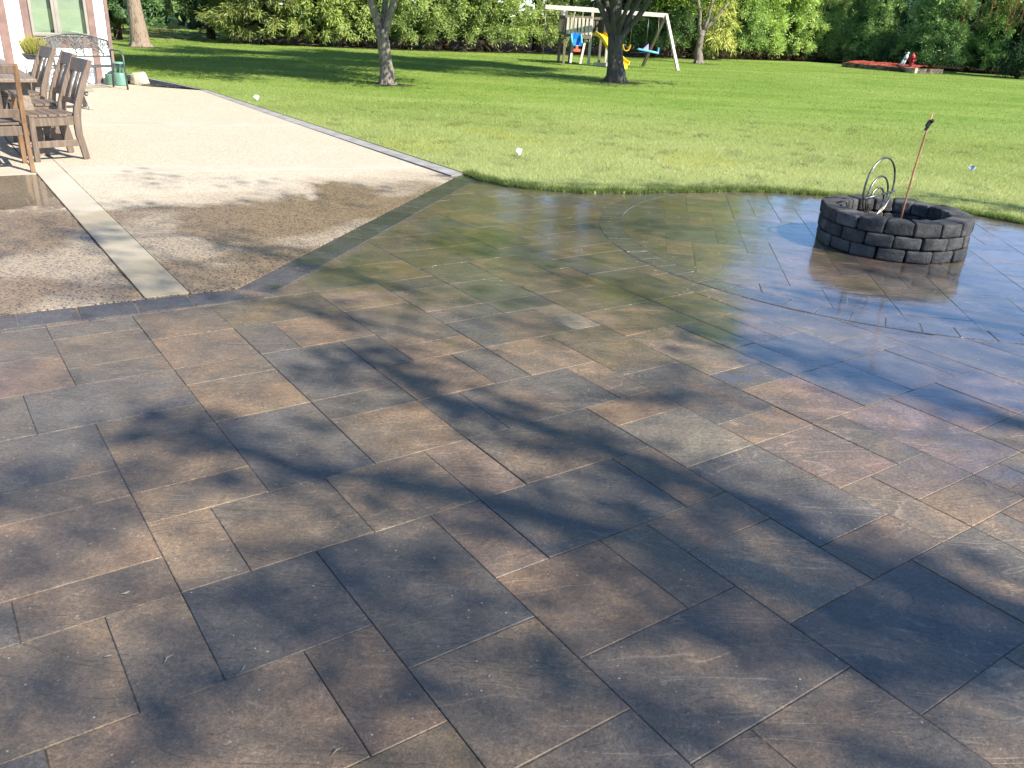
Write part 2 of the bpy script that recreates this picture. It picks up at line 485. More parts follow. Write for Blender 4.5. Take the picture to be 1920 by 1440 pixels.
M_chair = wood('weathered_teak', (0.185, 0.135, 0.096), (0.095, 0.066, 0.046), 2)
M_chair_orange = wood('oiled_teak', (0.24, 0.135, 0.060), (0.13, 0.068, 0.030), 2)
M_table = wood('weathered_table_wood', (0.26, 0.20, 0.145), (0.14, 0.10, 0.07), 1)
M_stool = wood('grey_bench_wood', (0.30, 0.26, 0.20), (0.13, 0.11, 0.085), 0)
M_play = wood('pale_lumber', (0.62, 0.58, 0.50), (0.34, 0.30, 0.24), 2)  # paler lumber, used mostly on the front parts
M_play_dark = wood('grey_brown_lumber', (0.20, 0.17, 0.12), (0.085, 0.072, 0.052), 2)
M_screw = simple('steel_screw', (0.6, 0.58, 0.5), 0.3, 1.0, 0.05)
M_stucco = simple('white_stucco', (0.80, 0.78, 0.74), 0.9, 0, 0.03, 3, 0.3, 0.3, 0.003, True)
M_timber = simple('mauve_brown_trim', (0.215, 0.135, 0.112), 0.65, 0, 0.10, 6, 0.2, 0.4, 0.003, True)
M_frame = simple('taupe_window_frame', (0.27, 0.25, 0.20), 0.45, 0, 0.04, 4, 0.1)
M_blind = simple('pale_green_blind', (0.47, 0.50, 0.40), 0.6, 0, 0.05, 4, 0.05)
M_dark = simple('unlit_room_tone', (0.02, 0.025, 0.02), 0.6, 0, 0.1)
M_roof = simple('roof_shingle', (0.08, 0.07, 0.065), 0.9, 0, 0.25, 9, 0.5, 0.3, 0.01, True)
M_metal = simple('grey_green_powder_coat', (0.070, 0.085, 0.080), 0.38, 0.3, 0.12, 10, 0.1)
M_steel = simple('worn_steel', (0.20, 0.19, 0.165), 0.36, 0.9, 0.3, 20, 0.3, 0.5, 0.002)
M_green = simple('sage_green_plastic', (0.13, 0.255, 0.19), 0.42, 0, 0.06, 5, 0.05)
M_green2 = simple('green_plastic_grille', (0.06, 0.16, 0.115), 0.45, 0, 0.08, 5, 0.05)
M_black = simple('black_plastic', (0.020, 0.020, 0.022), 0.30, 0, 0.2, 8, 0.3)
M_liner = simple('crumpled_black_liner', (0.018, 0.017, 0.017), 0.28, 0, 0.3, 14, 1.0, 0.7, 0.03, True)
M_rock = simple('cream_boulder', (0.46, 0.41, 0.29), 0.9, 0, 0.18, 7, 0.8, 0.3, 0.02)
M_pot = simple('charcoal_pot', (0.050, 0.052, 0.056), 0.5, 0, 0.15, 9, 0.15)
M_white = simple('white_paint', (0.78, 0.78, 0.75), 0.5, 0, 0.03, 5, 0.05)
M_grasspl = foliage('straw_grass', (0.42, 0.38, 0.14), 0.35)
M_blue = simple('blue_plastic', (0.015, 0.20, 0.62), 0.30, 0, 0.05, 4, 0.03)
M_lblue = simple('turquoise_plastic', (0.12, 0.42, 0.55), 0.35, 0, 0.05, 4, 0.03)
M_purple = simple('lavender_plastic', (0.30, 0.24, 0.52), 0.40, 0, 0.05, 4, 0.03)
M_navy = simple('navy_plastic', (0.012, 0.022, 0.075), 0.40, 0, 0.1, 4, 0.03)
M_red = simple('coral_plastic', (0.62, 0.115, 0.060), 0.40, 0, 0.05, 4, 0.03)
M_yellow = simple('yellow_plastic', (0.78, 0.52, 0.025), 0.32, 0, 0.05, 4, 0.03)
M_rope = simple('yellow_rope', (0.52, 0.47, 0.22), 0.9, 0, 0.15, 60, 0.4)
M_chain = simple('grey_chain', (0.22, 0.23, 0.22), 0.4, 0.7, 0.15, 60, 0.4)
M_redmulch = simple('red_brick_mulch', (0.36, 0.070, 0.038), 0.9, 0, 0.35, 10, 0.8, 0.3, 0.03, True)
M_bedstone = simple('mossy_bed_stone', (0.13, 0.105, 0.075), 0.9, 0, 0.4, 4, 0.8, 0.3, 0.03, True)
M_bedcap = simple('tan_bed_stone', (0.36, 0.29, 0.20), 0.9, 0, 0.25, 4, 0.6, 0.3, 0.02, True)
M_hydrant = simple('red_cast_iron', (0.36, 0.020, 0.022), 0.45, 0, 0.12, 6, 0.1)
M_statue = simple('pale_grey_cast_stone', (0.50, 0.55, 0.58), 0.7, 0, 0.10, 9, 0.2)
M_poker = simple('copper_brown_stick', (0.38, 0.17, 0.085), 0.6, 0, 0.15, 20, 0.2)
M_ash = simple('ash_and_char', (0.040, 0.038, 0.036), 0.95, 0, 0.5, 20, 1.0, 0.2, 0.03, True)
M_flag = simple('white_marker_flag', (0.85, 0.85, 0.86), 0.6, 0, 0.02)
M_flagg = simple('grey_blue_spot_flag', (0.33, 0.38, 0.42), 0.6, 0, 0.05)
M_wire = simple('marker_wire', (0.35, 0.35, 0.33), 0.4, 0.8, 0.05)
def block_mat():
    t = NT('tumbled_charcoal_block')
    p = t.pos(); a = t.attr('tone')
    n = t.noise(p, 9, 6, 0.65); f = t.noise(p, 120, 4, 0.7)
    c = t.mix(t.ramp(n, 0.3, 0.7), (0.018, 0.018, 0.018), (0.082, 0.079, 0.075))
    c = t.mix(1.0, c, a.outputs['Color'], 'MULTIPLY')
    c = t.mix(t.ramp(f, 0.48, 0.78, 0.0, 0.45), c, (0.12, 0.118, 0.115))
    sp = t.sep(p)
    wet = t.ramp(t.math('ADD', sp[2], t.math('MULTIPLY', n, 0.05)), 0.14, 0.05)
    c = t.mix(t.math('MULTIPLY', wet, 0.6), c, (0.018, 0.018, 0.02))
    h = t.math('ADD', t.math('MULTIPLY', t.noise(p, 22, 6, .7), 0.016), t.math('MULTIPLY', f, 0.004))
    return t.finish(t.bsdf(Base_Color=c, Roughness=t.ramp(wet, 0, 1, 0.85, 0.40), Normal=t.bump(h, 1.0, 1.0)))
M_block = block_mat()
def glass_mat():
    t = NT('window_glass')
    gl = t.n('BsdfGlossy', {'Color': (0.9, 1, 0.95), 'Roughness': 0.02})
    tr = t.n('BsdfTransparent', {'Color': (0.90, 0.94, 0.90)})
    fr = t.n('Fresnel', {'IOR': 1.5}).outputs[0]
    return t.finish(t.n('MixShader', {0: 0.09, 1: tr.outputs[0], 2: gl.outputs[0]}))
M_glass = glass_mat()

# ================================================================== GROUND AND PAVING (structure)
Z_PAVE, Z_BORDER, Z_CONC, Z_BAND, Z_EDGE, Z_LAWN = 0.0, 0.004, 0.008, 0.012, 0.012, 0.022
RCX, RCY, R_OUT, R_IN = 3.12, 7.07, 2.45, 2.255
# lawn boundary on the paved side (world x, y): from behind the house to the near right
EDGE_OUT = [m2w(22.45, v) for v in (82.0, 75, 68, 61, 55, 49, 43, 37.3)]
LAWN_EDGE = [(p.x, p.y) for p in EDGE_OUT] + [(-0.47, 8.93), (-0.20, 8.72), (0.08, 8.58), (0.36, 8.53), (0.66, 8.53), (1.18, 8.66), (1.72, 8.84),
             (2.22, 9.04), (2.70, 9.12), (3.22, 9.07), (3.75, 8.90), (4.22, 8.64), (4.55, 8.40), (4.86, 8.05), (5.5, 7.2), (6.2, 6.1), (7.0, 4.6), (7.6, 2.4), (8.0, 0.0), (8.2, -4.0), (8.2, -40.0)]
BEDO = m2w(19.6, 100.0); HB = m2w(18.0, 140.0)
LAWN_POLY = [(-260.0, 60.0), (HB.x - 6.0, HB.y), (BEDO.x, BEDO.y)] + LAWN_EDGE + [(260.0, -40.0), (260.0, 420.0), (-260.0, 420.0)]

def flat_poly(name, poly, z, mat, skirt=0.0):
    mb = MB()
    pts = [Vector((p[0], p[1], z)) for p in poly]
    tris = tessellate_polygon([pts])
    fs = []
    for a, b, c in tris:
        n = (pts[b] - pts[a]).cross(pts[c] - pts[a]).z
        fs.append((a, b, c) if n > 0 else (a, c, b))
    mb.add(pts, fs)
    if skirt > 0:
        n = len(poly)
        low = [Vector((p[0], p[1], z - skirt)) for p in poly]
        mb.add(pts + low, [(i, (i + 1) % n, n + (i + 1) % n, n + i) for i in range(n)])
    return struct(mb.build(name, mat))
g = MB(); g.add([(-900, -900, -0.06), (900, -900, -0.06), (900, 900, -0.06), (-900, 900, -0.06)], [(0, 1, 2, 3)])
struct(g.build('ground', M_soil))
flat_poly('lawn', LAWN_POLY, Z_LAWN, M_lawn, 0.05)

# patio joint bed
JB = [(-16, -6), (8.19, -6), (8.19, -4.0), (8.0, 0.0), (7.6, 2.4), (6.4, 6.1), (5.0, 8.4), (2.8, 9.3), (0.3, 8.7), (-0.6, 9.3), (-3.0, 7.6), (-16, 7.6)]
flat_poly('patio_base', JB, -0.0045, M_joint)

GREY, BLUE, TAN, BRN, PINK, MIX, OLV, LITE = (0.116, 0.100, 0.078), (0.096, 0.088, 0.078), (0.205, 0.146, 0.091), (0.176, 0.121, 0.077), (0.178, 0.124, 0.093), (0.152, 0.118, 0.080), (0.140, 0.108, 0.056), (0.200, 0.172, 0.125)
LAY = [  # u0, u1, v0, v1 in modules, colour
 (1, 3, 21, 22, GREY), (1, 3, 19, 21, MIX), (1, 3, 18, 19, GREY), (0, 3, 16, 18, BLUE), (1, 3, 15, 16, MIX), (1, 3, 13, 15, TAN), (1, 3, 12, 13, TAN),
 (-1, 1, 20, 22, GREY), (-1, 1, 18, 20, PINK), (-2, 0, 16, 18, GREY), (-2, 1, 14, 16, BLUE), (-2, 1, 13, 14, TAN), (-2, 1, 11, 13, BRN), (-1, 1, 10, 11, BRN),
 (3, 5, 20, 22, MIX), (3, 5, 18, 20, BRN), (3, 5, 17, 18, GREY), (3, 5, 15, 17, TAN), (3, 5, 12, 15, BLUE), (5, 7, 14, 15, GREY), (5, 7, 12, 14, TAN),
 (4, 6, 10, 12, TAN), (6, 7, 10, 12, PINK), (2, 4, 10, 12, MIX), (1, 2, 10, 12, TAN), (7, 10, 10, 12, GREY), (7, 8, 12, 14, GREY), (8, 11, 12, 14, BLUE),
 (11, 12, 12, 14, TAN), (10, 12, 11, 12, BRN), (10, 12, 9, 11, LITE), (12, 14, 10, 13, BLUE), (12, 14, 9, 10, TAN), (6, 9, 8, 10, BLUE), (9, 10, 8, 10, BRN),
 (10, 12, 6, 9, BLUE), (12, 14, 7, 9, PINK), (14, 15, 7, 9, GREY), (15, 17, 6, 9, PINK), (14, 16, 12, 15, TAN), (14, 16, 11, 12, GREY), (14, 16, 9, 11, PINK),
 (16, 17, 11, 13, GREY), (17, 19, 11, 13, BLUE), (16, 18, 9, 11, GREY), (17, 19, 7, 9, PINK), (12, 13, 5, 7, TAN), (13, 15, 6, 7, PINK), (13, 15, 5, 6, TAN),
 (10, 12, 5, 6, BRN), (8, 10, 5, 7, TAN), (8, 10, 7, 8, BRN), (7, 8, 6, 8, MIX), (5, 7, 6, 8, BRN), (3, 5, 7, 10, BLUE), (5, 6, 8, 10, PINK), (3, 5, 5, 7, TAN),
 (5, 8, 4, 6, BLUE), (6, 8, 2, 4, GREY), (5, 6, 2, 4, BRN), (8, 11, 3, 5, BLUE), (11, 13, 3, 5, GREY), (8, 10, 1, 3, GREY), (1, 3, 8, 10, BLUE), (0, 1, 8, 10, TAN),
 (-2, 0, 8, 10, TAN), (2, 3, 6, 8, BRN), (-1, 2, 6, 8, BRN), (5, 8, 20, 22, OLV), (5, 6, 18, 20, GREY), (6, 8, 18, 20, BRN), (5, 7, 15, 18, BLUE), (7, 8, 16, 18, GREY),
 (7, 9, 14, 16, BRN), (9, 10, 14, 16, GREY), (8, 10, 16, 17, BRN), (8, 10, 17, 20, MIX), (8, 10, 20, 22, TAN), (10, 12, 19, 21, TAN), (10, 12, 21, 22, GREY),
 (10, 13, 16, 18, BLUE), (10, 12, 18, 19, GREY), (13, 14, 16, 18, LITE), (10, 12, 14, 16, TAN), (12, 14, 13, 16, OLV), (18, 20, 9, 11, GREY), (19, 21, 5, 7, BLUE)]
occ = {}
for q in LAY:
    for i in range(q[0], q[1]):
        for j in range(q[2], q[3]): occ[(i, j)] = 1
FILL = list(LAY)
cols = [GREY, BLUE, TAN, BRN, MIX, PINK, OLV, GREY, BLUE, MIX]
U0, U1, V0, V1 = -40, 44, -26, 42
for j in range(V0, V1):
    for i in range(U0, U1):
        if (i, j) in occ: continue
        opts = [(2, 3), (3, 2), (2, 2), (2, 2), (1, 2), (2, 1), (3, 2), (2, 1)]
        rnd.shuffle(opts)
        for a, b in opts + [(1, 1)]:
            if all((i + x, j + y) not in occ for x in range(a) for y in range(b)): break
        for x in range(a):
            for y in range(b): occ[(i + x, j + y)] = 1
        FILL.append((i, i + a, j, j + b, rnd.choice(cols)))

def warp(u, v):
    uu = u - 0.066 * min(max(0.0, u - 11.0), 9.0)
    vv_ = v + 0.026 * min(max(0.0, v - 11.0), 14.0) * min(1.0, max(0.0, 1 - u / 15.0))
    return uu, vv_
DIAG = (6.1, 23.3)
def vlimit(u):                      # outer line of the paver border (beyond it lies the concrete)
    return 24.2 - 0.056 * (u + 10.0) if u < DIAG[0] else DIAG[1] + 0.8675 * (u - DIAG[0])
pav_v, pav_f, pav_t = [], [], []
def paver_block(store, poly, ztop, col, gap=0.0015, bev=0.0024, tilt=0.0019):
    """poly: world (x, y) ccw, convex"""
    V_, F_, T_ = store
    n = len(poly)
    cx = sum(p[0] for p in poly) / n; cy = sum(p[1] for p in poly) / n
    def inset(d):
        out = []
        for i in range(n):
            a, b, c = Vector(poly[i - 1]), Vector(poly[i]), Vector(poly[(i + 1) % n])
            e1 = (b - a); e2 = (c - b)
            if e1.length < 1e-6 or e2.length < 1e-6: out.append(b.copy()); continue
            n1 = Vector((-e1.y, e1.x)).normalized(); n2 = Vector((-e2.y, e2.x)).normalized()
            k = 1 + n1.dot(n2)
            out.append(b + (n1 + n2) * (d / max(k, 0.4)))
        return out
    o1, o2 = inset(gap), inset(gap + bev)
    tx, ty, tz = rnd.uniform(-tilt, tilt), rnd.uniform(-tilt, tilt), rnd.uniform(-0.5, 0.5) * tilt
    def zt(p): return ztop + tz + tx * (p[0] - cx) * 3 + ty * (p[1] - cy) * 3
    base = len(V_)
    V_ += [(p.x, p.y, ztop - 0.015) for p in o1] + [(p.x, p.y, zt(p) - bev * 0.8) for p in o1] + [(p.x, p.y, zt(p)) for p in o2]
    for r in (0, n):
        for i in range(n):
            j = (i + 1) % n
            F_.append((base + r + i, base + r + j, base + r + n + j, base + r + n + i))
    F_.append(tuple(base + 2 * n + i for i in range(n)))
    k = rnd.uniform(0.86, 1.14)
    T_ += [(col[0] * k, col[1] * k * rnd.uniform(0.99, 1.01), col[2] * k, rnd.random())] * (3 * n) if False else [(col[0] * k, col[1] * k, col[2] * k, tz * 400 + 0.5)] * (3 * n)
st = (pav_v, pav_f, pav_t)
for (a, b, c_, d, col) in FILL:
    cs = [(a, c_), (b, c_), (b, d), (a, d)]
    if all(v > vlimit(u) - 0.5 for u, v in cs): continue
    ws = [m2w(*warp(u, v)) for u, v in cs]
    if all((w.x - RCX) ** 2 + (w.y - RCY) ** 2 < (R_IN + 0.05) ** 2 for w in ws): continue
    if all(w.x > 9.5 or w.y < -4 for w in ws): continue
    mx = sum(w.x for w in ws) / 4; my = sum(w.y for w in ws) / 4
    if in_poly(np.array([mx]), np.array([my]), LAWN_POLY)[0] and my > 2: continue
    paver_block(st, [(w.x, w.y) for w in ws], Z_PAVE, col)
mb = MB(); mb.add(pav_v, pav_f)
struct(mb.build('patio_slabs', M_paver, tones=pav_t))

# soldier course between slabs and concrete
SOLD = (0.066, 0.064, 0.065)
bv, bf, bt = [], [], []
P0, P1, P2 = Vector((-36.0, 25.65)), Vector(DIAG), Vector((21.9, vlimit(21.9)))
def norm2(a, b): e = (b - a).normalized(); return Vector((e.y, -e.x))
W_ = 1.16
n01, n12 = norm2(P0, P1), norm2(P1, P2)
k = 1 + n01.dot(n12); Q1 = P1 + (n01 + n12) * (W_ / k)
Q0, Q2 = P0 + n01 * W_, P2 + n12 * W_
for A, B, QA, QB, pitch in ((P1, P0, Q1, Q0, 1.42), (P1, P2, Q1, Q2, 1.17)):
    L = (B - A).length; n = int(round(L / pitch)); LQ = (QB - QA).length
    d1 = (B - A).normalized(); shift = (QA - A).dot(d1)
    for i in range(n):
        s0, s1 = i * L / n, (i + 1) * L / n
        a0 = A + d1 * s0; a1 = A + d1 * s1
        q0 = QA + d1 * max(0.0, s0 - shift); q1 = QA + d1 * max(0.0, s1 - shift)
        poly = [a0, q0, q1, a1]
        ws = [m2w(p.x, p.y) for p in poly]
        area = sum(ws[i].x * ws[(i + 1) % 4].y - ws[(i + 1) % 4].x * ws[i].y for i in range(4))
        if area < 0: ws.reverse()
        if (ws[0] - ws[1]).length < 0.02 or abs(area) < 0.01: continue
        paver_block((bv, bf, bt), [(w.x, w.y) for w in ws], Z_BORDER, tuple(x_ * k_ for k_ in (rnd.uniform(.85, 1.15),) for x_ in SOLD), 0.0045, 0.004)
mb = MB(); mb.add(bv, bf)
struct(mb.build('patio_border', M_soldier, tones=bt))

# round feature about the fire pit: soldier ring and slabs laid on another bearing inside it
rv, rf, rt = [], [], []
NR = 74
for i in range(NR):
    a0, a1 = 2 * math.pi * i / NR, 2 * math.pi * (i + 1) / NR
    poly = [(RCX + R_IN * math.cos(a0), RCY + R_IN * math.sin(a0)), (RCX + R_OUT * math.cos(a0), RCY + R_OUT * math.sin(a0)),
            (RCX + R_OUT * math.cos(a1), RCY + R_OUT * math.sin(a1)), (RCX + R_IN * math.cos(a1), RCY + R_IN * math.sin(a1))]
    paver_block((rv, rf, rt), poly, Z_BORDER, (0.092, 0.086, 0.080), 0.0025, 0.004)
mb = MB(); mb.add(rv, rf)
struct(mb.build('round_patio_border', M_ring, tones=rt))
rv, rf, rt = [], [], []
def clip_circle(poly, R, n=48):
    for k in range(n):
        a = 2 * math.pi * k / n; nx, ny = math.cos(a), math.sin(a); out = []
        for i in range(len(poly)):
            p, q = poly[i], poly[(i + 1) % len(poly)]
            dp, dq = R - (p[0] * nx + p[1] * ny), R - (q[0] * nx + q[1] * ny)
            if dp >= 0: out.append(p)
            if (dp >= 0) != (dq >= 0):
                t_ = dp / (dp - dq); out.append((p[0] + (q[0] - p[0]) * t_, p[1] + (q[1] - p[1]) * t_))
        poly = out
        if len(poly) < 3: return []
    res = []
    for p in poly:
        if not res or (abs(p[0] - res[-1][0]) + abs(p[1] - res[-1][1])) > 0.012: res.append(p)
    return res if len(res) >= 3 else []
occ2 = {}
ca, sa = math.cos(math.radians(-8.0)), math.sin(math.radians(-8.0))
for j in range(-13, 13):
    for i in range(-13, 13):
        if (i, j) in occ2: continue
        opts = [(2, 3), (3, 2), (2, 2), (2, 2), (1, 2), (2, 1)]; rnd.shuffle(opts)
        for a, b in opts + [(1, 1)]:
            if all((i + x, j + y) not in occ2 for x in range(a) for y in range(b)): break
        for x in range(a):
            for y in range(b): occ2[(i + x, j + y)] = 1
        pl = [(i * MO, j * MO), ((i + a) * MO, j * MO), ((i + a) * MO, (j + b) * MO), (i * MO, (j + b) * MO)]
        pl = [(x * ca - y * sa, x * sa + y * ca) for x, y in pl]
        pl = clip_circle(pl, R_IN)
        if not pl: continue
        paver_block((rv, rf, rt), [(RCX + x, RCY + y) for x, y in pl], Z_BORDER - 0.0004, rnd.choice(cols), 0.0008, 0.002, 0.0014)
mb = MB(); mb.add(rv, rf)
struct(mb.build('round_patio', M_paver, tones=rt))
flat_poly('round_patio_base', [(RCX + R_OUT * math.cos(2 * math.pi * i / 72), RCY + R_OUT * math.sin(2 * math.pi * i / 72)) for i in range(72)], Z_PAVE + 0.0014, M_joint)

# concrete slabs with smooth bands
def mpoly(pts): return [(m2w(u, v).x, m2w(u, v).y) for u, v in pts]
flat_poly('concrete_patio', mpoly([(-36, vlimit(-36)), DIAG, (21.3, vlimit(21.3)), (21.5, 60), (22.35, 81.7), (18.3, 86.0), (17.0, 88.2), (17.0, 90), (-36, 90)]), Z_CONC, M_aggr, 0.02)
def band(name, pts, z=Z_BAND): return flat_poly(name, mpoly(pts), z, M_smooth, 0.008)
def vl(u): return vlimit(u) + 0.02
band('concrete_band', [(3.62, vl(3.62)), (4.78, vl(4.78)), (4.78, 88), (3.62, 88)])
band('concrete_band', [(-36, 43.6), (3.58, 43.6), (3.58, 44.9), (-36, 44.9)])
band('concrete_band', [(4.82, 43.2), (21.1, 39.7), (21.1, 41.0), (4.82, 45.0)])
band('concrete_band', [(4.82, 60.6), (21.3, 57.2), (21.3, 58.5), (4.82, 62.4)])
# open joints beside the lengthwise band
jr = random.Random(4)
for (ua, wd_) in ((3.60, .055), (4.80, .03)):
    L_ = [(ua - wd_ * jr.uniform(.4, 1.1), vl(ua) + (88 - vl(ua)) * i / 160) for i in range(161)]
    Rr = [(ua + wd_ * jr.uniform(.3, .7), vl(ua) + (88 - vl(ua)) * i / 160) for i in range(161)]
    mj = MB(); mj.add([m2w(q[0], q[1], Z_CONC + .0015) for q in L_] + [m2w(q[0], q[1], Z_CONC + .0015) for q in Rr], [(i, 161 + i, 162 + i, i + 1) for i in range(160)])
    struct(mj.build('concrete_joint', M_soil))
# edging strip beside the lawn
ed = [(21.5, 37.0), (22.42, 37.3), (22.45, 82.0), (19.6, 100.0), (18.9, 99.4), (21.9, 81.6), (21.5, 60)]
flat_poly('lawn_edging', mpoly(ed), Z_EDGE + 0.002, M_edging, 0.02)
# bed with crumpled liner at the house corner
bl = MB()
N1, N2 = 30, 8
top = [Vector((18.25, 85.94)), Vector((22.30, 81.8))]; bot = [Vector((16.3, 99.0)), Vector((19.2, 99.0))]
for i in range(N1 + 1):
    for j in range(N2 + 1):
        s_ = i / N1; q = j / N2
        l = Vector((18.25 - 1.3 * s_, 85.94 + 14 * s_)); r = Vector((22.25 - 3.0 * s_, 81.9 + 17.4 * s_))
        p = l.lerp(r, q)
        bl.v.append(tuple(m2w(p.x, p.y, 0.014 + 0.035 * rnd.random() * math.sin(math.pi * q))))
for i in range(N1):
    for j in range(N2):
        a = i * (N2 + 1) + j; bl.f.append((a, a + 1, a + N2 + 2, a + N2 + 1)); bl.sm.append(True)
tag(bl.build('bed_liner', M_liner), 'crumpled black plastic liner in the narrow bed between patio and lawn edging', 'liner')

# ================================================================== GRASS BLADES
def blades(name, n, xr, yr, hgt, wid, cols_, exclude=None, dens=None):
    x = rng.uniform(xr[0], xr[1], n * 3); y = rng.uniform(yr[0], yr[1], n * 3)
    # keep only what the camera side could see: a wedge with margin
    keep = in_poly(x, y, LAWN_POLY) & (np.abs(x) < y * 0.72 + 3.0)
    if dens is not None: keep &= rng.random(len(x)) < dens(x, y)
    x, y = x[keep][:n], y[keep][:n]; N = len(x)
    h = hgt * rng.uniform(0.55, 1.35, N); a = rng.uniform(0, 2 * np.pi, N)
    lean = h * rng.uniform(0.4, 1.7, N); la = rng.uniform(0, 2 * np.pi, N)
    w = wid * rng.uniform(0.7, 1.3, N)
    b0 = np.stack([x - w * np.cos(a), y - w * np.sin(a), np.full(N, Z_LAWN - 0.006)], 1)
    b1 = np.stack([x + w * np.cos(a), y + w * np.sin(a), np.full(N, Z_LAWN - 0.006)], 1)
    tip = np.stack([x + lean * np.cos(la), y + lean * np.sin(la), Z_LAWN + h], 1)
    nf = np.clip((18.5 + 1.5 * np.sin(x * .7) + rng.normal(0, 1.5, N) - y) / 9.0, 0, 1)[:, None]
    c0, c1, c2 = (np.array(a_) * nf + np.array(b_) * (1 - nf) for a_, b_ in cols_)
    pat = 0.5 + 0.28 * np.sin(x * 0.9 + 1.7 * np.sin(y * 0.6)) * np.sin(y * 1.3 + 0.8 * np.sin(x * 1.1)) + 0.3 * np.sin(y * 3.1 + .5 * np.sin(x * .35) + x * .25) * np.sin(x * .22 + y * .6) + .16 * np.sin(x * 4.3 + 2 * np.sin(y * 2.2)) * np.sin(y * 5.1 + x)
    f = np.clip(0.6 * pat + 0.4 * rng.random(N), 0, 1)[:, None]
    tn = c0 * (1 - f) + c1 * f
    dead = rng.random(N) < 0.10
    tn[dead] = c2[dead]
    cx_, cy_ = np.floor(x / .22 + .6 * np.sin(y * 3)), np.floor(y / .30 + .6 * np.sin(x * 4))
    hsh = np.abs(np.sin(cx_ * 12.9898 + cy_ * 78.233) * 43758.5453) % 1.0        # darker coarse tufts here and there
    tn *= np.where(hsh < .09, rng.uniform(.50, .80, N), 1.0)[:, None]
    yel = (np.abs(np.sin(np.floor(x / .9 + np.sin(y)) * 3.17 + np.floor(y / 1.3) * 9.7) * 917.3) % 1.0) < .05
    tn[yel] *= np.array([1.06, .98, .72])
    bare = np.hypot((x + 3.45) / .75, (y - 17.2) / .55) < rng.uniform(.4, 1.1, N)
    tn[bare] = np.array([.20, .155, .085])
    tn *= rng.uniform(0.75, 1.25, (N, 1))
    return stuff(np_mesh(name, np.stack([b0, b1, tip], 1), 3, M_blade, tones=tn))
GC = (((0.275, 0.320, 0.110), (0.165, 0.250, 0.036)), ((0.520, 0.535, 0.260), (0.330, 0.400, 0.092)), ((0.42, 0.38, 0.21), (0.30, 0.31, 0.11)))
blades('lawn_grass', 210000, (-4.5, 9.5), (7.6, 16.5), 0.034, 0.0026, GC, dens=lambda x, y: np.clip((17.0 - y) / 3.0, 0, 1))
blades('lawn_grass', 190000, (-14, 20), (13.0, 46.0), 0.026, 0.0075, GC, dens=lambda x, y: np.clip((y - 12.5) / 3.5, 0, 1))
# longer uncut fringe overhanging the slabs
fx_, fy_ = [], []
for (a, b) in zip(LAWN_EDGE[7:-6], LAWN_EDGE[8:-5]):
    L_ = math.hypot(b[0] - a[0], b[1] - a[1])
    for k in range(int(L_ * 2600)):
        q = rnd.random(); gx_ = a[0] + (b[0] - a[0]) * q; o = abs(rnd.gauss(0, .07)) - .012 - .022 * max(0, math.sin(gx_ * 7.3) * math.sin(gx_ * 17.1 + 1)) - .012 * max(0, math.sin(gx_ * 41))
        nx_, ny_ = -(b[1] - a[1]) / L_, (b[0] - a[0]) / L_
        fx_.append(a[0] + (b[0] - a[0]) * q + nx_ * o); fy_.append(a[1] + (b[1] - a[1]) * q + ny_ * o)
x, y = np.array(fx_), np.array(fy_); N = len(x)
h = .038 * rng.uniform(.35, 1.35, N) * (1 + .35 * np.sin(x * 9.1) * np.sin(x * 23.0 + y * 5)); a = rng.uniform(0, 6.28, N); la = rng.uniform(0, 6.28, N); ln = h * rng.uniform(.2, 1.0, N); w = .0028
z0_ = np.full(N, Z_LAWN - .02)
tn = np.array([[.115, .165, .036]]) + rng.random((N, 1)) * np.array([[.10, .10, .05]])
stuff(np_mesh('lawn_fringe', np.stack([np.stack([x - w * np.cos(a), y - w * np.sin(a), z0_], 1), np.stack([x + w * np.cos(a), y + w * np.sin(a), z0_], 1), np.stack([x + ln * np.cos(la), y + ln * np.sin(la), Z_LAWN + h], 1)], 1), 3, M_blade, tones=tn))
# clippings and seed husks on the slabs
cl = []
for (x, y, L_, a) in [(-1.09, 1.98, .03, .7), (-1.02, 1.72, .025, .5), (-0.86, 1.72, .04, 1.3), (-0.66, 1.70, .03, 1.4), (-0.36, 1.45, .035, .9), (0.52, 1.98, .06, .1)] + \
        [(rnd.uniform(-3, 4), rnd.uniform(1.4, 7), rnd.uniform(.005, .016), rnd.uniform(0, 6.28)) for _ in range(150)] + [(rnd.gauss(.6, 1.3), rnd.uniform(5.0, 8.5), rnd.uniform(.012, .030), rnd.uniform(0, 6.28)) for _ in range(190)]:
    w = rnd.uniform(0.0005, 0.0011)
    dx, dy = math.cos(a) * L_ / 2, math.sin(a) * L_ / 2
    px, py = -math.sin(a) * w, math.cos(a) * w
    k = rnd.uniform(-.25, .25) * L_
    z = 0.0095
    cl.append([(x - dx, y - dy, z), (x + px * 2 + -math.sin(a) * k, y + py * 2 + math.cos(a) * k, z + .003), (x + dx, y + dy, z), (x - px * 2 - math.sin(a) * k, y - py * 2 + math.cos(a) * k, z + .001)])
stuff(np_mesh('grass_clippings', np.array(cl), 4, M_grasspl, tones=np.array([[1.0, 1.08, 2.2]]) * rng.uniform(.5, 1.3, (len(cl), 1))))

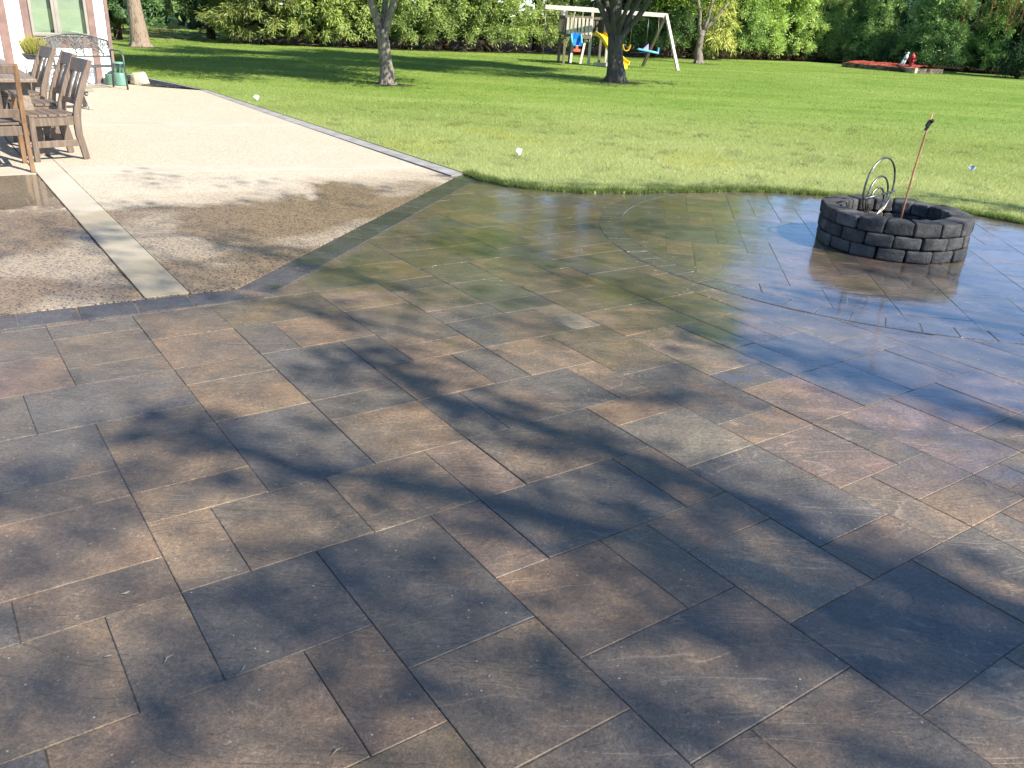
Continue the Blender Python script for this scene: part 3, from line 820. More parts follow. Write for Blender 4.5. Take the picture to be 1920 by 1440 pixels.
# ================================================================== FIRE PIT
PCX, PCY, PR, PRI = 3.05, 6.92, 0.575, 0.405
pit = thing('fire_pit', 'round charcoal fire pit of tumbled concrete blocks on the wet patio', 'fire pit', (PCX, PCY, 0))
def course(name, z0, z1, ro, ri, n, phase, jit=0.004):
    bm = bmesh.new()
    for i in range(n):
        a0 = phase + 2 * math.pi * i / n + 0.008; a1 = phase + 2 * math.pi * (i + 1) / n - 0.008
        am = (a0 + a1) / 2
        ro_ = ro + rnd.uniform(-jit, jit) * 2.6; za, zb = z0 + 0.001, z1 - 0.001 + rnd.uniform(-jit, 0)
        ring_ = []
        for z in (za, zb):
            for r, aa in ((ri, a0), (ri, am), (ri, a1), (ro_, a1), (ro_ * 1.003, am), (ro_, a0)):
                ring_.append(bm.verts.new((r * math.cos(aa), r * math.sin(aa), z)))
        b = ring_
        fs = [bm.faces.new([b[5], b[4], b[3], b[2], b[1], b[0]]), bm.faces.new(b[6:12])]
        for q in range(6):
            r2 = (q + 1) % 6
            fs.append(bm.faces.new([b[q], b[r2], b[6 + r2], b[6 + q]]))
    bmesh.ops.recalc_face_normals(bm, faces=bm.faces[:])
    eds = [e for e in bm.edges if e.calc_face_angle(0) > 0.5]
    bmesh.ops.bevel(bm, geom=eds, offset=0.019, segments=3, affect='EDGES', profile=0.6)
    for v in bm.verts:
        s_ = math.sin(v.co.x * 61 + v.co.z * 40) * math.sin(v.co.y * 57 - v.co.z * 33)
        v.co += v.normal * (0.006 * s_) if v.normal.length > 0 else Vector()
    for f in bm.faces: f.smooth = True
    me = D.meshes.new(name); bm.to_mesh(me); bm.free()
    me.materials.append(M_block)
    at = me.attributes.new('tone', 'FLOAT_COLOR', 'POINT')
    co = np.zeros(len(me.vertices) * 3); me.vertices.foreach_get('co', co); co = co.reshape(-1, 3)
    idx = np.floor(((np.arctan2(co[:, 1], co[:, 0]) - phase) % (2 * np.pi)) / (2 * np.pi) * n).astype(int) % n
    tv = rng.uniform(0.62, 1.5, n)
    c4 = np.ones((len(co), 4), np.float32); c4[:, :3] = tv[idx][:, None]
    at.data.foreach_set('color', c4.ravel())
    o = D.objects.new(name, me); C.objects.link(o); o.parent = pit
    return o
course('block_course', 0.004, 0.105, PR, PRI, 17, 0.10)
course('block_course', 0.106, 0.206, PR - 0.003, PRI, 17, 0.10 + math.pi / 17)
course('cap_course', 0.207, 0.315, PR + 0.004, PRI - 0.005, 17, 0.14)
am_ = MB()
NA = 24
am_.v.append((0, 0, 0.17))
for r_ in (0.2, 0.4):
    for k in range(NA):
        a = 2 * math.pi * k / NA
        am_.v.append((r_ * math.cos(a), r_ * math.sin(a), 0.15 + rnd.uniform(-.03, .03)))
for k in range(NA):
    am_.f.append((0, 1 + k, 1 + (k + 1) % NA)); am_.sm.append(True)
    am_.f.append((1 + k, 1 + NA + k, 1 + NA + (k + 1) % NA, 1 + (k + 1) % NA)); am_.sm.append(True)
for k in range(26):
    a = rnd.uniform(0, 6.28); r_ = rnd.uniform(0, .33)
    am_.box((r_ * math.cos(a), r_ * math.sin(a), 0.165), (rnd.uniform(.03, .09), rnd.uniform(.03, .06), .03), Matrix.Rotation(rnd.uniform(0, 6), 3, 'Z') @ Matrix.Rotation(rnd.uniform(-.4, .4), 3, 'X'))
am_.build('ash_bed', M_ash, pit)

grate = thing('fire_grate', 'nested steel ring grate standing on edge inside the fire pit', 'grate', (2.875, 6.93, 0.19))
e1 = Vector((0.747, 0.66, 0)).normalized()
for nm, r_, cz in (('large_ring', 0.238, 0.278), ('middle_ring', 0.165, 0.205), ('small_ring', 0.118, 0.162)):
    m = MB()
    path = [e1 * (r_ * math.cos(2 * math.pi * k / 48)) + Vector((0, 0, cz + r_ * math.sin(2 * math.pi * k / 48))) for k in range(49)]
    m.tube(path, 0.0082, 8, False); m.build(nm, M_steel, grate)
m = MB(); m.tube([e1 * -0.235 + Vector((0.01, -.012, 0.215)), e1 * 0.245 + Vector((0.01, -.012, 0.235))], 0.0085, 8); m.build('cross_bar', M_steel, grate)

pk = thing('poker_stick', 'thin copper brown stick leaning in the fire pit with a black clip near its tip', 'stick', (3.03, 6.77, 0.17))
m = MB(); m.tube([(0, 0, 0), (0.008, -.003, .25), (0.022, 0, .5), (0.040, 0, .73), (0.058, 0.0, .90)], [.0085, .008, .0075, .007, .006], 8); m.build('shaft', M_poker, pk)
m = MB()
m.box((0.047, -0.002, 0.825), (0.026, 0.03, 0.05), Matrix.Rotation(0.5, 3, 'Y')); m.box((0.060, -0.004, 0.845), (0.03, 0.026, 0.028), Matrix.Rotation(-0.5, 3, 'Y'))
m.box((0.038, -0.002, 0.79), (0.018, 0.022, 0.035), Matrix.Rotation(0.4, 3, 'Y')); m.tube([(0.055, 0, .83), (.07, 0, .853), (.058, 0, .862)], .006, 6)
m.build('clip', M_black, pk, bevel=0.003)

# marker flags in the lawn, the grey blue one made up
def flag(x, y, label, mat, w, h, rz):
    t = thing('marker_flag', label, 'marker flag', (x, y, Z_LAWN), rz)
    m = MB(); m.tube([(0, 0, -.02), (0.003, 0, h + .06)], 0.0016, 5); m.build('wire_stem', M_wire, t)
    m = MB(); m.strip([(0.002, 0, h - .02), (w * .35, .006, h + .0), (w * .7, -.004, h - .005), (w, .008, h - .02)], [.078, .078, .075, .07], 0.0015, (0, 0, 1)); m.build('pennant', mat, t)
flag(-4.69, 15.2, 'small white marker flag beside the grey edging strip', M_flag, 0.060, 0.070, 0.4)
flag(-0.08, 10.55, 'small white marker flag alone in the open lawn', M_flag, 0.045, 0.065, 0.3)
flag(5.65, 11.0, 'made up grey blue marker flag for a blurred spot over the lawn beyond the fire pit', M_flagg, 0.05, 0.09, -0.5)  # added flag, stands in for an unexplained blurred spot

# ================================================================== HOUSE
hc = m2w(0, 88.3)
house = thing('house', 'white stucco house corner with mauve brown half timbering and a taupe window', 'house', (hc.x, hc.y, 0), YAW)
UX0, UX1 = -30 * MO, 16.06 * MO
WT = 0.15
m = MB(); m.box(((UX0 + UX1) / 2, 5.0, 1.4), (UX1 - UX0, 10.0, 2.8)); m.build('wall', M_stucco, house)
def timb(u0, z0, u1, z1, w=None, proud=0.022):
    m = MB(); m.box(((u0 + u1) / 2 * MO, -proud / 2 + 0.001, (z0 + z1) / 2), (abs(u1 - u0) * MO, proud + 0.002, z1 - z0)); return m.build('timber', M_timber, house, bevel=0.004)
timb(7.30, 0.03, 8.0, 2.78); timb(9.15, 0.63, 9.70, 2.78)
timb(14.36, 0.03, 14.92, 2.78, proud=0.024); timb(15.80, 0.03, 16.10, 2.78)
timb(9.72, 0.655, 14.34, 0.835); timb(9.72, 2.2, 14.34, 2.4)
timb(8.02, 2.40, 9.13, 2.55)
for u_ in (2.0, -3.5, -9.0, -14.5, -20.0, -25.5): timb(u_, .03, u_ + .7, 2.78)
for u_ in (-25.5, -20.0, -14.5, -9.0, -3.5): timb(u_ + .72, 1.30, u_ + 5.48, 1.46)
win = MB()
w0, w1, z0, z1 = 9.74 * MO, 14.32 * MO, 0.84, 2.18
wm = 11.78 * MO
for (a, b, c_, d) in ((w0, w1, z0, z0 + .055), (w0, w1, z1 - .055, z1), (w0, w0 + .05, z0 + .055, z1 - .055), (w1 - .05, w1, z0 + .055, z1 - .055), (wm - .06, wm + .06, z0 + .055, z1 - .055)):
    win.box(((a + b) / 2, -.022, (c_ + d) / 2), (b - a, .05, d - c_))
win.box((wm, -.05, (z0 + z1) / 2), (.018, .012, z1 - z0 - .12))
wf = win.build('window', M_frame, house, bevel=0.005)
for (a, b) in ((w0 + .05, wm - .06), (wm + .06, w1 - .05)):
    bm_ = MB()
    n = 34; H_ = z1 - z0 - .11
    for i in range(n):
        zc = z0 + .055 + H_ * (i + .5) / n
        bm_.box(((a + b - 0.055) / 2, -.006, zc), (b - a - .065, .004, H_ / n * 1.02), Matrix.Rotation(0.30, 3, 'X'))
    bm_.build('blind', M_blind, wf)
    m = MB(); m.box(((a + b) / 2, -.0015, (z0 + z1) / 2), (b - a, .001, H_)); m.build('dark_room_sheet', M_dark, wf)  # dark sheet stands in for the unlit room behind the blind
    m = MB(); m.box(((a + b) / 2, -.020, (z0 + z1) / 2), (b - a, .003, H_)); m.build('pane', M_glass, wf)
rfm = MB()
E_ = 0.3
y0, y1 = -E_, 10.0 + E_; ym = 5.0
x0, x1 = UX0 - E_, UX1 + E_
rfm.add([(x0, y0, 2.80), (x1, y0, 2.80), (x1, y1, 2.80), (x0, y1, 2.80), (x0, y0, 2.95), (x1, y0, 2.95), (x1, y1, 2.95), (x0, y1, 2.95), (x0, ym, 4.9), (x1, ym, 4.9)],
        [(3, 2, 1, 0), (0, 1, 5, 4), (2, 3, 7, 6), (4, 5, 9, 8), (6, 7, 8, 9), (1, 2, 6, 9, 5), (3, 0, 4, 8, 7)])
rfm.build('roof', M_roof, house)

# ================================================================== METAL BENCH
bp = m2w(15.25 - 5.75 * math.cos(math.radians(13)), 85.5 - 5.75 * math.sin(math.radians(13)))
bench = thing('metal_bench', 'dark metal garden bench with leafy branch pattern back against the house wall', 'bench', (bp.x, bp.y, Z_CONC), YAW + math.radians(13))
BL = 5.75 * MO                     # length along U; local x along the wall, y towards the wall
BD = 0.56
def bp_(x, y, z): return (x, y, z)
for sx in (0.0, BL):
    m = MB(); m.tube([(sx, -BD, 0), (sx, -BD + .02, .30), (sx, -BD + .03, .56), (sx, -BD + .08, .63), (sx, -BD + .18, .655), (sx, -.10, .655), (sx, -.045, .64)], .017, 8); m.build('armrest', M_metal, bench)
    m = MB(); m.tube([(sx, 0.02, 0), (sx, -.03, .40), (sx, -.02, .62), (sx, .045, .80)], .017, 8); m.build('leg', M_metal, bench)
m = MB()
m.tube([(0, .045, .80)] + [(BL * i / 14, .045 + .012, .80 + .105 * math.sin(math.pi * i / 14)) for i in range(1, 14)] + [(BL, .045, .80)], .016, 8)
m.tube([(0, -.02, .535), (BL, -.02, .535)], .012, 8)
m.build('back_frame', M_metal, bench)
m = MB()
rb = random.Random(3)
def twig(p, a, L_, d, r):
    if d == 0 or L_ < .02: return
    pts = [p]; q = p
    for i in range(4):
        a += rb.uniform(-.22, .22)
        q = (q[0] + math.cos(a) * L_ / 4, q[1] + math.sin(a) * L_ / 4); pts.append(q)
    def lim(q): 
        top = .80 + .105 * math.sin(math.pi * min(1, max(0, q[0] / BL)))
        return (min(max(q[0], .01), BL - .01), min(max(q[1], .54), top))
    pts = [lim(q) for q in pts]
    m.tube([(x, -.02 + .065 * (z - .535) / .30, z) for x, z in pts], r, 5, False)
    for s_ in (-1, 1):
        twig(pts[rb.choice((2, 3))], a + s_ * rb.uniform(.45, .9), L_ * rb.uniform(.6, .8), d - 1, r * .85)
    twig(pts[-1], a, L_ * .7, d - 1, r * .85)
for x_, a_ in ((.12, 1.0), (.45, 1.3), (.60, 1.65), (.72, 1.4), (.75, 1.9), (1.08, 2.1), (.95, 1.2), (.25, 1.9), (.02, .5), (BL - .02, 2.6)):
    twig((x_, .54), a_, .17, 4, .0078)
m.build('branch_lattice', M_metal, bench)
m = MB()
m.tube([(0, -BD + .025, .40), (BL, -BD + .025, .40)], .015, 8); m.tube([(0, -.03, .385), (BL, -.03, .385)], .013, 8)
for i in range(13):
    x_ = BL * (i + .5) / 13; m.box((x_, -BD / 2, .395), (.045, BD - .06, .006))
m.build('seat', M_metal, bench)

# green patio lantern shaped caddy behind the bench end
bk = m2w(16.15, 86.9)
cad = thing('plastic_caddy', 'sage green plastic caddy with a vented top behind the metal bench leg', 'caddy', (bk.x, bk.y, Z_CONC), YAW)
m = MB(); m.lathe([(.118, 0), (.122, .02), (.112, .21), (.100, .235), (.07, .235)], 20); m.build('body', M_green, cad)
m = MB(); m.lathe([(.085, .385), (.112, .39), (.112, .415), (.06, .425)], 20); m.build('lid', M_green, cad)
m = MB()
for k in range(6):
    a = 2 * math.pi * k / 6 + .3
    m.bar((.095 * math.cos(a), .095 * math.sin(a), .22), (.10 * math.cos(a + .35), .10 * math.sin(a + .35), .40), .03, .008)
m.lathe([(.05, .235), (.05, .39)], 14)
m.build('vent_post', M_green2, cad)
bk2 = m2w(15.35, 87.5)
t2 = thing('plastic_bucket', 'plain green bucket half hidden beside the vented caddy at the wall', 'bucket', (bk2.x, bk2.y, Z_CONC), YAW)
m = MB(); m.lathe([(.06, 0), (.072, .01), (.08, .19), (.086, .2), (.076, .2), (.07, .03), (.01, .02)], 18); m.build('body', M_green, t2)
m = MB(); m.tube([(.083 * math.cos(a), .01, .19 + .05 * math.sin(a)) for a in [math.pi * i / 10 for i in range(11)]], .004, 6); m.build('handle', M_metal, t2)

# boulder at the bed
rk = m2w(18.1, 88.3)
bm = bmesh.new(); bmesh.ops.create_icosphere(bm, subdivisions=3, radius=1.0)
for v in bm.verts:
    n = v.co.normalized()
    k = 1 + .10 * math.sin(n.x * 5 + 1) * math.cos(n.y * 4) + .07 * math.sin(n.z * 7 + n.x * 3)
    v.co = Vector((n.x * .175 * k, n.y * .15 * k, max(-.06, n.z * .25 * k)))
    v.co.z = min(v.co.z, .185 + .02 * n.x)
for f in bm.faces: f.smooth = True
me = D.meshes.new('boulder'); bm.to_mesh(me); bm.free(); me.materials.append(M_rock)
rko = D.objects.new('boulder', me); C.objects.link(rko); rko.location = (rk.x, rk.y, .045); rko.rotation_euler = (0, 0, .6)
tag(rko, 'cream boulder sitting on the black liner by the lawn corner', 'boulder')

# planter with straw grass on a white stand
pw = m2w(9.1, 84.2)
stand = thing('plant_stand', 'low white plant stand under the grass planter by the house wall', 'plant stand', (pw.x, pw.y, Z_CONC), YAW)
m = MB(); m.box((0, 0, .43), (.34, .28, .10)); m.build('top', M_white, stand, bevel=.006)
for sx in (-1, 1):
    for sy in (-1, 1):
        m = MB(); m.bar((sx * .14, sy * .11, 0), (sx * .14, sy * .11, .38), .03, .03); m.build('leg', M_white, stand)
plt = thing('grass_planter', 'charcoal bowl planter of straw yellow ornamental grass on a white stand', 'planter', (pw.x, pw.y, Z_CONC + .481), YAW)
m = MB(); m.lathe([(.10, 0), (.14, .02), (.185, .075), (.195, .085), (.19, .095), (.17, .09), (.10, .075)], 24); m.build('bowl', M_pot, plt)
N = 900
a = rng.uniform(0, 2 * np.pi, N); r_ = rng.uniform(0, .13, N)
bs = np.stack([r_ * np.cos(a), r_ * np.sin(a), np.full(N, .08)], 1)
d = unit(np.stack([np.cos(a) * r_ * 4 + rng.normal(0, .18, N), np.sin(a) * r_ * 4 + rng.normal(0, .18, N), np.full(N, 1.0)], 1))
L_ = rng.uniform(.14, .36, N)
ton = np.where(rng.random((N, 1)) < .35, np.array([[.75, .95, .6]]), np.array([[1.1, 1.05, .9]])) * rng.uniform(.7, 1.2, (N, 1))
np_mesh('grass_tuft', leaf_quads(bs, d, L_, .010), 4, M_grasspl, plt, ton)
pw2 = m2w(9.15, 83.6)
pt2 = thing('plant_pot', 'dark plant pot tucked beneath the front of the white plant stand', 'plant pot', (pw2.x, pw2.y - .02, Z_CONC), YAW)
m = MB(); m.lathe([(.09, 0), (.10, .01), (.13, .25), (.145, .255), (.145, .29), (.125, .29), (.12, .26), (.01, .25)], 22); m.build('pot', M_pot, pt2)

# ================================================================== PATIO FURNITURE
def make_chair(label, group):
    """armless dining chair; faces local -x, rear near foot at the origin side y=0..W"""
    W, Dp = 0.52, 0.46
    t = thing('dining_chair', label, 'chair', group=group)
    prof = [(0.012, 0.0), (-0.004, .10), (-0.030, .24), (-0.030, .40), (-0.012, .50), (.030, .62), (.085, .76), (.150, .90), (.175, .965)]
    for y in (.022, W - .022):
        m = MB(); m.strip([(x, y, z) for x, z in prof], .042, [.062, .062, .066, .075, .07, .062, .058, .052, .046], (0, 1, 0)); m.build('rear_leg', M_chair, t, bevel=.004)
        m = MB(); m.bar((-Dp, y, 0), (-Dp + .004, y, .425), .045, .050, (0, 1, 0)); m.build('front_leg', M_chair, t, bevel=.004)
        m = MB(); m.box((-Dp / 2 - .012, y, .385), (Dp - .085, .026, .085)); m.build('apron', M_chair, t, bevel=.003)
        m = MB(); m.box((-Dp / 2 - .006, y, .165), (Dp - .06, .022, .065)); m.build('stretcher', M_chair, t, bevel=.003)
    for x in (-Dp + .004, -.035):
        m = MB(); m.box((x, W / 2, .385), (.024, W - .092, .08)); m.build('apron', M_chair, t, bevel=.003)
    m = MB(); m.box((-Dp / 2, W / 2, .165), (.05, W - .072, .022)); m.build('stretcher', M_chair, t, bevel=.003)
    for i in range(5):
        x = -Dp - .025 + (i + .5) * (Dp + .0) / 5
        m = MB(); m.box((x, W / 2, .440), (Dp / 5 - .008, W - (.0 if i < 4 else .10), .024)); m.build('seat_slat', M_chair, t, bevel=.003)
    def backx(z): return np.interp(z, [p[1] for p in prof], [p[0] for p in prof])
    # curved top rail
    m = MB(); path = []
    for i in range(9):
        q = i / 8; path.append((backx(.90) - .012 + .030 * math.sin(math.pi * q) + .0, -.004 + (W + .008) * q, .898))
    m.strip(path, .135, .026, (.33, 0, 1)); m.build('top_rail', M_chair, t, bevel=.005)
    m = MB(); m.strip([(backx(.555) + .012 * math.sin(math.pi * i / 6), .04 + (W - .08) * i / 6, .555) for i in range(7)], .055, .022, (.35, 0, 1)); m.build('lower_rail', M_chair, t, bevel=.003)
    for q, w_ in ((.26, .075), (.50, .085), (.74, .075)):
        m = MB(); m.strip([(backx(z) + .010 * math.sin(math.pi * q) + .004, W * q, z) for z in (.575, .66, .75, .835)], [w_ * 1.05, w_ * .92, w_ * .72, w_ * .62], .014, (0, 1, 0)); m.build('back_splat', M_chair, t, bevel=.003)
    for z in (.935, .875, .43):
        m = MB(); m.tube([(backx(z), -.001, z), (backx(z), .002, z)], .005, 8); m.build('screw', M_screw, t)
    return t
chA = make_chair('weathered wooden side chair nearest the open concrete, side view', 'weathered chairs along the table')
chB = copy_tree(chA); chB['label'] = 'weathered wooden side chair in the middle of the row of three along the table'
chC = copy_tree(chA); chC['label'] = 'weathered wooden side chair farthest along the row, in front of the planter'
for ch, (u, v), a in ((chA, (6.25, 46.95), 9), (chB, (6.3, 51.5), 4), (chC, (6.15, 56.9), 8)):
    p = m2w(u, v); ch.location = (p.x, p.y, Z_BAND + .001); ch.rotation_euler = (0, 0, YAW + math.radians(a))

# armchair at the near end of the table, seen from behind (faces +V)
pa = m2w(3.5, 43.95)
arm = thing('arm_chair', 'wooden armchair with oiled orange legs at the near end of the table', 'armchair', (pa.x, pa.y, Z_BAND + .001), YAW)
AW, AD = 0.60, 0.57       # local x to the left is negative, y forward
for x in (0.0, -AW):
    m = MB(); m.strip([(x, 0.0, 0), (x, .03, .25), (x, .035, .45), (x, .0, .70), (x, -.055, .965)], .040, [.05, .05, .055, .05, .045], (1, 0, 0)); m.build('rear_leg', M_chair_orange, arm, bevel=.004)
    m = MB(); m.bar((x, AD, 0), (x, AD - .01, .655), .042, .046, (1, 0, 0)); m.build('front_leg', M_chair_orange, arm, bevel=.004)
    m = MB(); m.strip([(x, -.01, .675), (x, .28, .685), (x, AD + .03, .675)], [.05, .062, .07], .026, (1, 0, 0)); m.build('armrest', M_chair, arm, bevel=.004)
    m = MB(); m.box((x, AD / 2 + .02, .385), (.024, AD - .08, .075)); m.build('apron', M_chair, arm, bevel=.003)
for y in (.045, AD - .01):
    m = MB(); m.box((-AW / 2, y, .375), (AW - .05, .024, .085)); m.build('apron', M_chair, arm, bevel=.003)
for i in range(5):
    m = MB(); m.box((-AW / 2, .06 + (i + .5) * (AD - .04) / 5, .437), (AW - .05, (AD - .04) / 5 - .008, .022)); m.build('seat_slat', M_chair, arm, bevel=.003)
m = MB(); m.strip([(-AW * i / 8, -.050 - .028 * math.sin(math.pi * i / 8), .925) for i in range(9)], .078, .028, (0, -.2, 1)); m.build('top_rail', M_chair, arm, bevel=.005)
m = MB(); m.strip([(-.02 - (AW - .04) * i / 6, .026 - .012 * math.sin(math.pi * i / 6), .535) for i in range(7)], .075, .024, (0, -.15, 1)); m.build('lower_rail', M_chair, arm, bevel=.003)
for q in (.3, .5, .7):
    m = MB(); m.strip([(-AW * q, .026 - .075 * (z - .53) / .40 - .01, z) for z in (.56, .72, .895)], .055, .014, (1, 0, 0)); m.build('back_splat', M_chair, arm, bevel=.003)

tb0 = m2w(2.7, 55.3)
table = thing('dining_table', 'long weathered wooden dining table at the left edge of the patio', 'table', (tb0.x, tb0.y, Z_CONC), YAW)
TW, TL = 4.15 * MO, 14.2 * MO
m = MB()
for i in range(6):
    m.box((-TW / 2 + TW * (i + .5) / 6, 0, .752), (TW / 6 - .006, TL - .16, .032))
for s_ in (-1, 1): m.box((0, s_ * (TL / 2 - .038), .752), (TW, .076, .034))
m.build('tabletop', M_table, table, bevel=.004)
m = MB()
for s_ in (-1, 1):
    m.box((s_ * (TW / 2 - .06), 0, .69), (.028, TL - .3, .08)); m.box((0, s_ * (TL / 2 - .14), .69), (TW - .15, .028, .08))
m.build('apron', M_table, table)
for sx in (-1, 1):
    for sy in (-1, 1):
        m = MB(); m.bar((sx * (TW / 2 - .03), sy * (TL / 2 - .08), 0), (sx * (TW / 2 - .16), sy * (TL / 2 - .20), .735), .12, .05, (0, 1, 0) if False else (1, 0, 0)); m.build('leg', M_table, table, bevel=.004)

sb = m2w(8.3, 68.8)
stool = thing('low_bench', 'low grey wooden bench with splayed legs behind the side chairs', 'bench', (sb.x, sb.y, Z_CONC), YAW + .1)
m = MB()
for i in range(3): m.box((0, -.10 + .10 * i, .275), (.95, .092, .04))
m.build('seat', M_stool, stool, bevel=.004)
for sx in (-1, 1):
    for sy in (-1, 1):
        m = MB(); m.bar((sx * .40, sy * .15, 0), (sx * .36, sy * .05, .255), .05, .035, (1, 0, 0)); m.build('leg', M_stool, stool)
    m = MB(); m.box((sx * .38, 0, .235), (.04, .24, .05)); m.build('cross_rail', M_stool, stool)

# ================================================================== PLAYSET
pl0 = Vector((2.2, 33.9, 0))
play = thing('playset', 'weathered wooden playset with slatted fort, swing beam and A frame on the lawn', 'playset', (0, 0, Z_LAWN))
BA, BB = Vector((0.45, 32.3, 1.90)), Vector((4.98, 33.9, 1.84))
bdir = (BB - BA).normalized(); bxy = Vector((bdir.x, bdir.y, 0)).normalized(); bnr = Vector((-bxy.y, bxy.x, 0))
m = MB(); m.bar(BA, BB, .09, .14, bnr); m.build('swing_beam', M_play, play, bevel=.006)
for f, ap in (((5.48, 33.15, 0), 0), ((4.42, 35.1, 0), 1)):
    m = MB(); m.bar(f, BB + Vector((-.05, -.05 if ap == 0 else .05, .02)), .10, .09, bxy); m.build('frame_leg', M_play if ap == 0 else M_play_dark, play, bevel=.005)
m = MB(); m.prism([(0, 0)], 0, 0) if False else None
m.bar(BB + Vector((-.16, .0, .05)), BB + Vector((.02, -.10, -.26)), .20, .03, bxy, .12); m.build('gusset', M_play_dark, play, bevel=.003)
# fort: front row of posts parallel to the beam
F0 = Vector((1.27, 33.5, 0)); fx = Vector((1, .12, 0)).normalized(); fy = Vector((-.12, 1, 0)).normalized()
def fp(a, b, z): p = F0 + fx * a + fy * b; return Vector((p.x, p.y, z))
FW, FD = 1.58, 1.25
for a, b, h, mt in ((0, 0, 1.98, M_play_dark), (.95, 0, 1.98, M_play), (FW, 0.0, 1.75, M_play), (0, FD, 1.9, M_play_dark), (FW, FD, 1.75, M_play_dark), (.42, FD, .95, M_play_dark)):
    m = MB(); m.bar(fp(a, b, 0), fp(a, b, h), .09, .09, fx); m.build('post', mt, play, bevel=.005)
m = MB()
for i in range(9): m.bar(fp(0, FD * (i + .5) / 9, 1.0), fp(FW, FD * (i + .5) / 9, 1.0), FD / 9 - .01, .03, fy)
m.build('deck', M_play_dark, play)
for z, a1 in ((.98, .95), (1.63, .95), (1.93, .95)):
    m = MB(); m.bar(fp(-.05, -.06, z), fp(a1, -.06, z), .09 if z > 1 else .14, .035, (0, 0, 1)); m.build('rail', M_play if z > 1.9 else M_play_dark, play, bevel=.003)
for a, b, c_, d in ((0, FD, FW, FD), (-.05, 0, -.05, FD), (FW + .05, .0, FW + .05, FD)):
    for z in (1.07, 1.62):
        m = MB(); m.bar(fp(a, b, z), fp(c_, d, z), .09, .03, (0, 0, 1)); m.build('rail', M_play_dark, play)
m = MB()
for i in range(7): m.bar(fp(.06 + i * .142, -.085, 1.05), fp(.06 + i * .142, -.085, 1.60), .085, .02, fx)
m.build('front_slats', M_play, play)
m = MB()
for i in range(12): m.bar(fp(.05 + i * .135, FD + .03, 1.05), fp(.05 + i * .135, FD + .03, 1.60), .085, .02, fx)
for s_ in (-.07, FW + .07):
    for i in range(8): m.bar(fp(s_, .08 + i * .15, 1.05), fp(s_, .08 + i * .15, 1.60), .085, .02, fy)
m.build('rear_slats', M_play_dark, play)
m = MB()
m.bar(fp(.62, -.1, .05), fp(.80, .10, 1.0), .08, .03, fx); m.bar(fp(.30, .2, .05), fp(.42, .6, 1.0), .08, .03, fx)
m.build('ladder_rail', M_play, play)
m = MB(); m.bar(fp(1.10, -.30, .07), fp(1.75, -.22, .07), .12, .10, (0, 0, 1)); m.build('ground_timber', M_play, play)
# slide
sA, sB = fp(1.28, .02, 1.08), Vector((3.44, 32.45, .14))
slp = []
for i in range(15):
    q = i / 14; z = 1.08 + (-.94) * (q - .10 * math.sin(2 * math.pi * q) * .9)
    z = max(z, .13); p = sA.lerp(sB, q); slp.append(Vector((p.x, p.y, z)))
sdv = (sB - sA); sdv.z = 0; sside = Vector((-sdv.y, sdv.x, 0)).normalized()
m = MB()
m.strip(slp, .40, .03, sside)
for s_ in (-1, 1):
    m.strip([p + sside * (s_ * .21) + Vector((0, 0, .05)) for p in slp], .05, .13, sside)
m.strip([slp[0] + Vector((0, 0, .0)) - sdv.normalized() * .12, slp[0]], .46, .10, sside)
m.build('slide', M_yellow, play, bevel=.008)
m = MB(); m.bar(sB + Vector((-.05, 0, -.14)), sB + Vector((-.05, 0, 0)), .36, .05, sside); m.build('slide_foot', M_yellow, play)

def on_beam(x):
    q = (x - BA.x) / (BB.x - BA.x); return BA.lerp(BB, q) - Vector((0, 0, .07))
# baby swing
b0 = on_beam(1.66)
bs_ = thing('bucket_swing', 'blue toddler bucket swing with coral red bar hanging before the fort', 'swing', (b0.x, b0.y, b0.z + Z_LAWN), .15)
zs = -(b0.z - 1.0)
m = MB()
for sx in (-.16, .16):
    for sy in (-.1, .12): m.tube([(sx, 0, 0), (sx * 1.05, sy, zs + .05)], .008, 5)
m.build('rope', M_rope, bs_)
m = MB()
m.strip([(0, .14, zs + .10), (0, .17, zs - .10), (0, .12, zs - .29), (0, -.02, zs - .33), (0, -.15, zs - .30)], [.34, .36, .34, .32, .30], .03, (1, 0, 0))
m.build('seat_shell', M_blue, bs_, bevel=.01)
for s_ in (-1, 1):
    m = MB(); m.strip([(s_ * .175, .14, zs + .04), (s_ * .18, .02, zs - .12), (s_ * .17, -.14, zs - .26)], .05, .14, (1, 0, 0)); m.build('side_wing', M_lblue, bs_, bevel=.008)
m = MB(); m.bar((0, -.15, zs - .50), (0, -.13, zs - .30), .10, .05, (1, 0, 0)); m.box((0, -.15, zs - .47), (.26, .08, .10)); m.build('leg_guard', M_red, bs_, bevel=.015)
# yellow sling swing
b0 = on_beam(3.53)
ss = thing('sling_swing', 'yellow sling seat swing hanging right of the big dark trunk', 'swing', (b0.x, b0.y, b0.z + Z_LAWN), .35)
zs = .78 - b0.z
m = MB(); m.tube([(-.16, 0, 0), (-.14, 0, zs)], .008, 5); m.tube([(.16, 0, 0), (.14, 0, zs)], .008, 5); m.build('chain', M_chain, ss)
m = MB(); m.strip([(.15 * math.cos(math.pi * (1 + i / 8)), 0, zs + .02 + .22 * math.sin(math.pi * (1 + i / 8))) for i in range(9)], .14, .015, (0, 1, 0)); m.build('seat', M_yellow, ss)
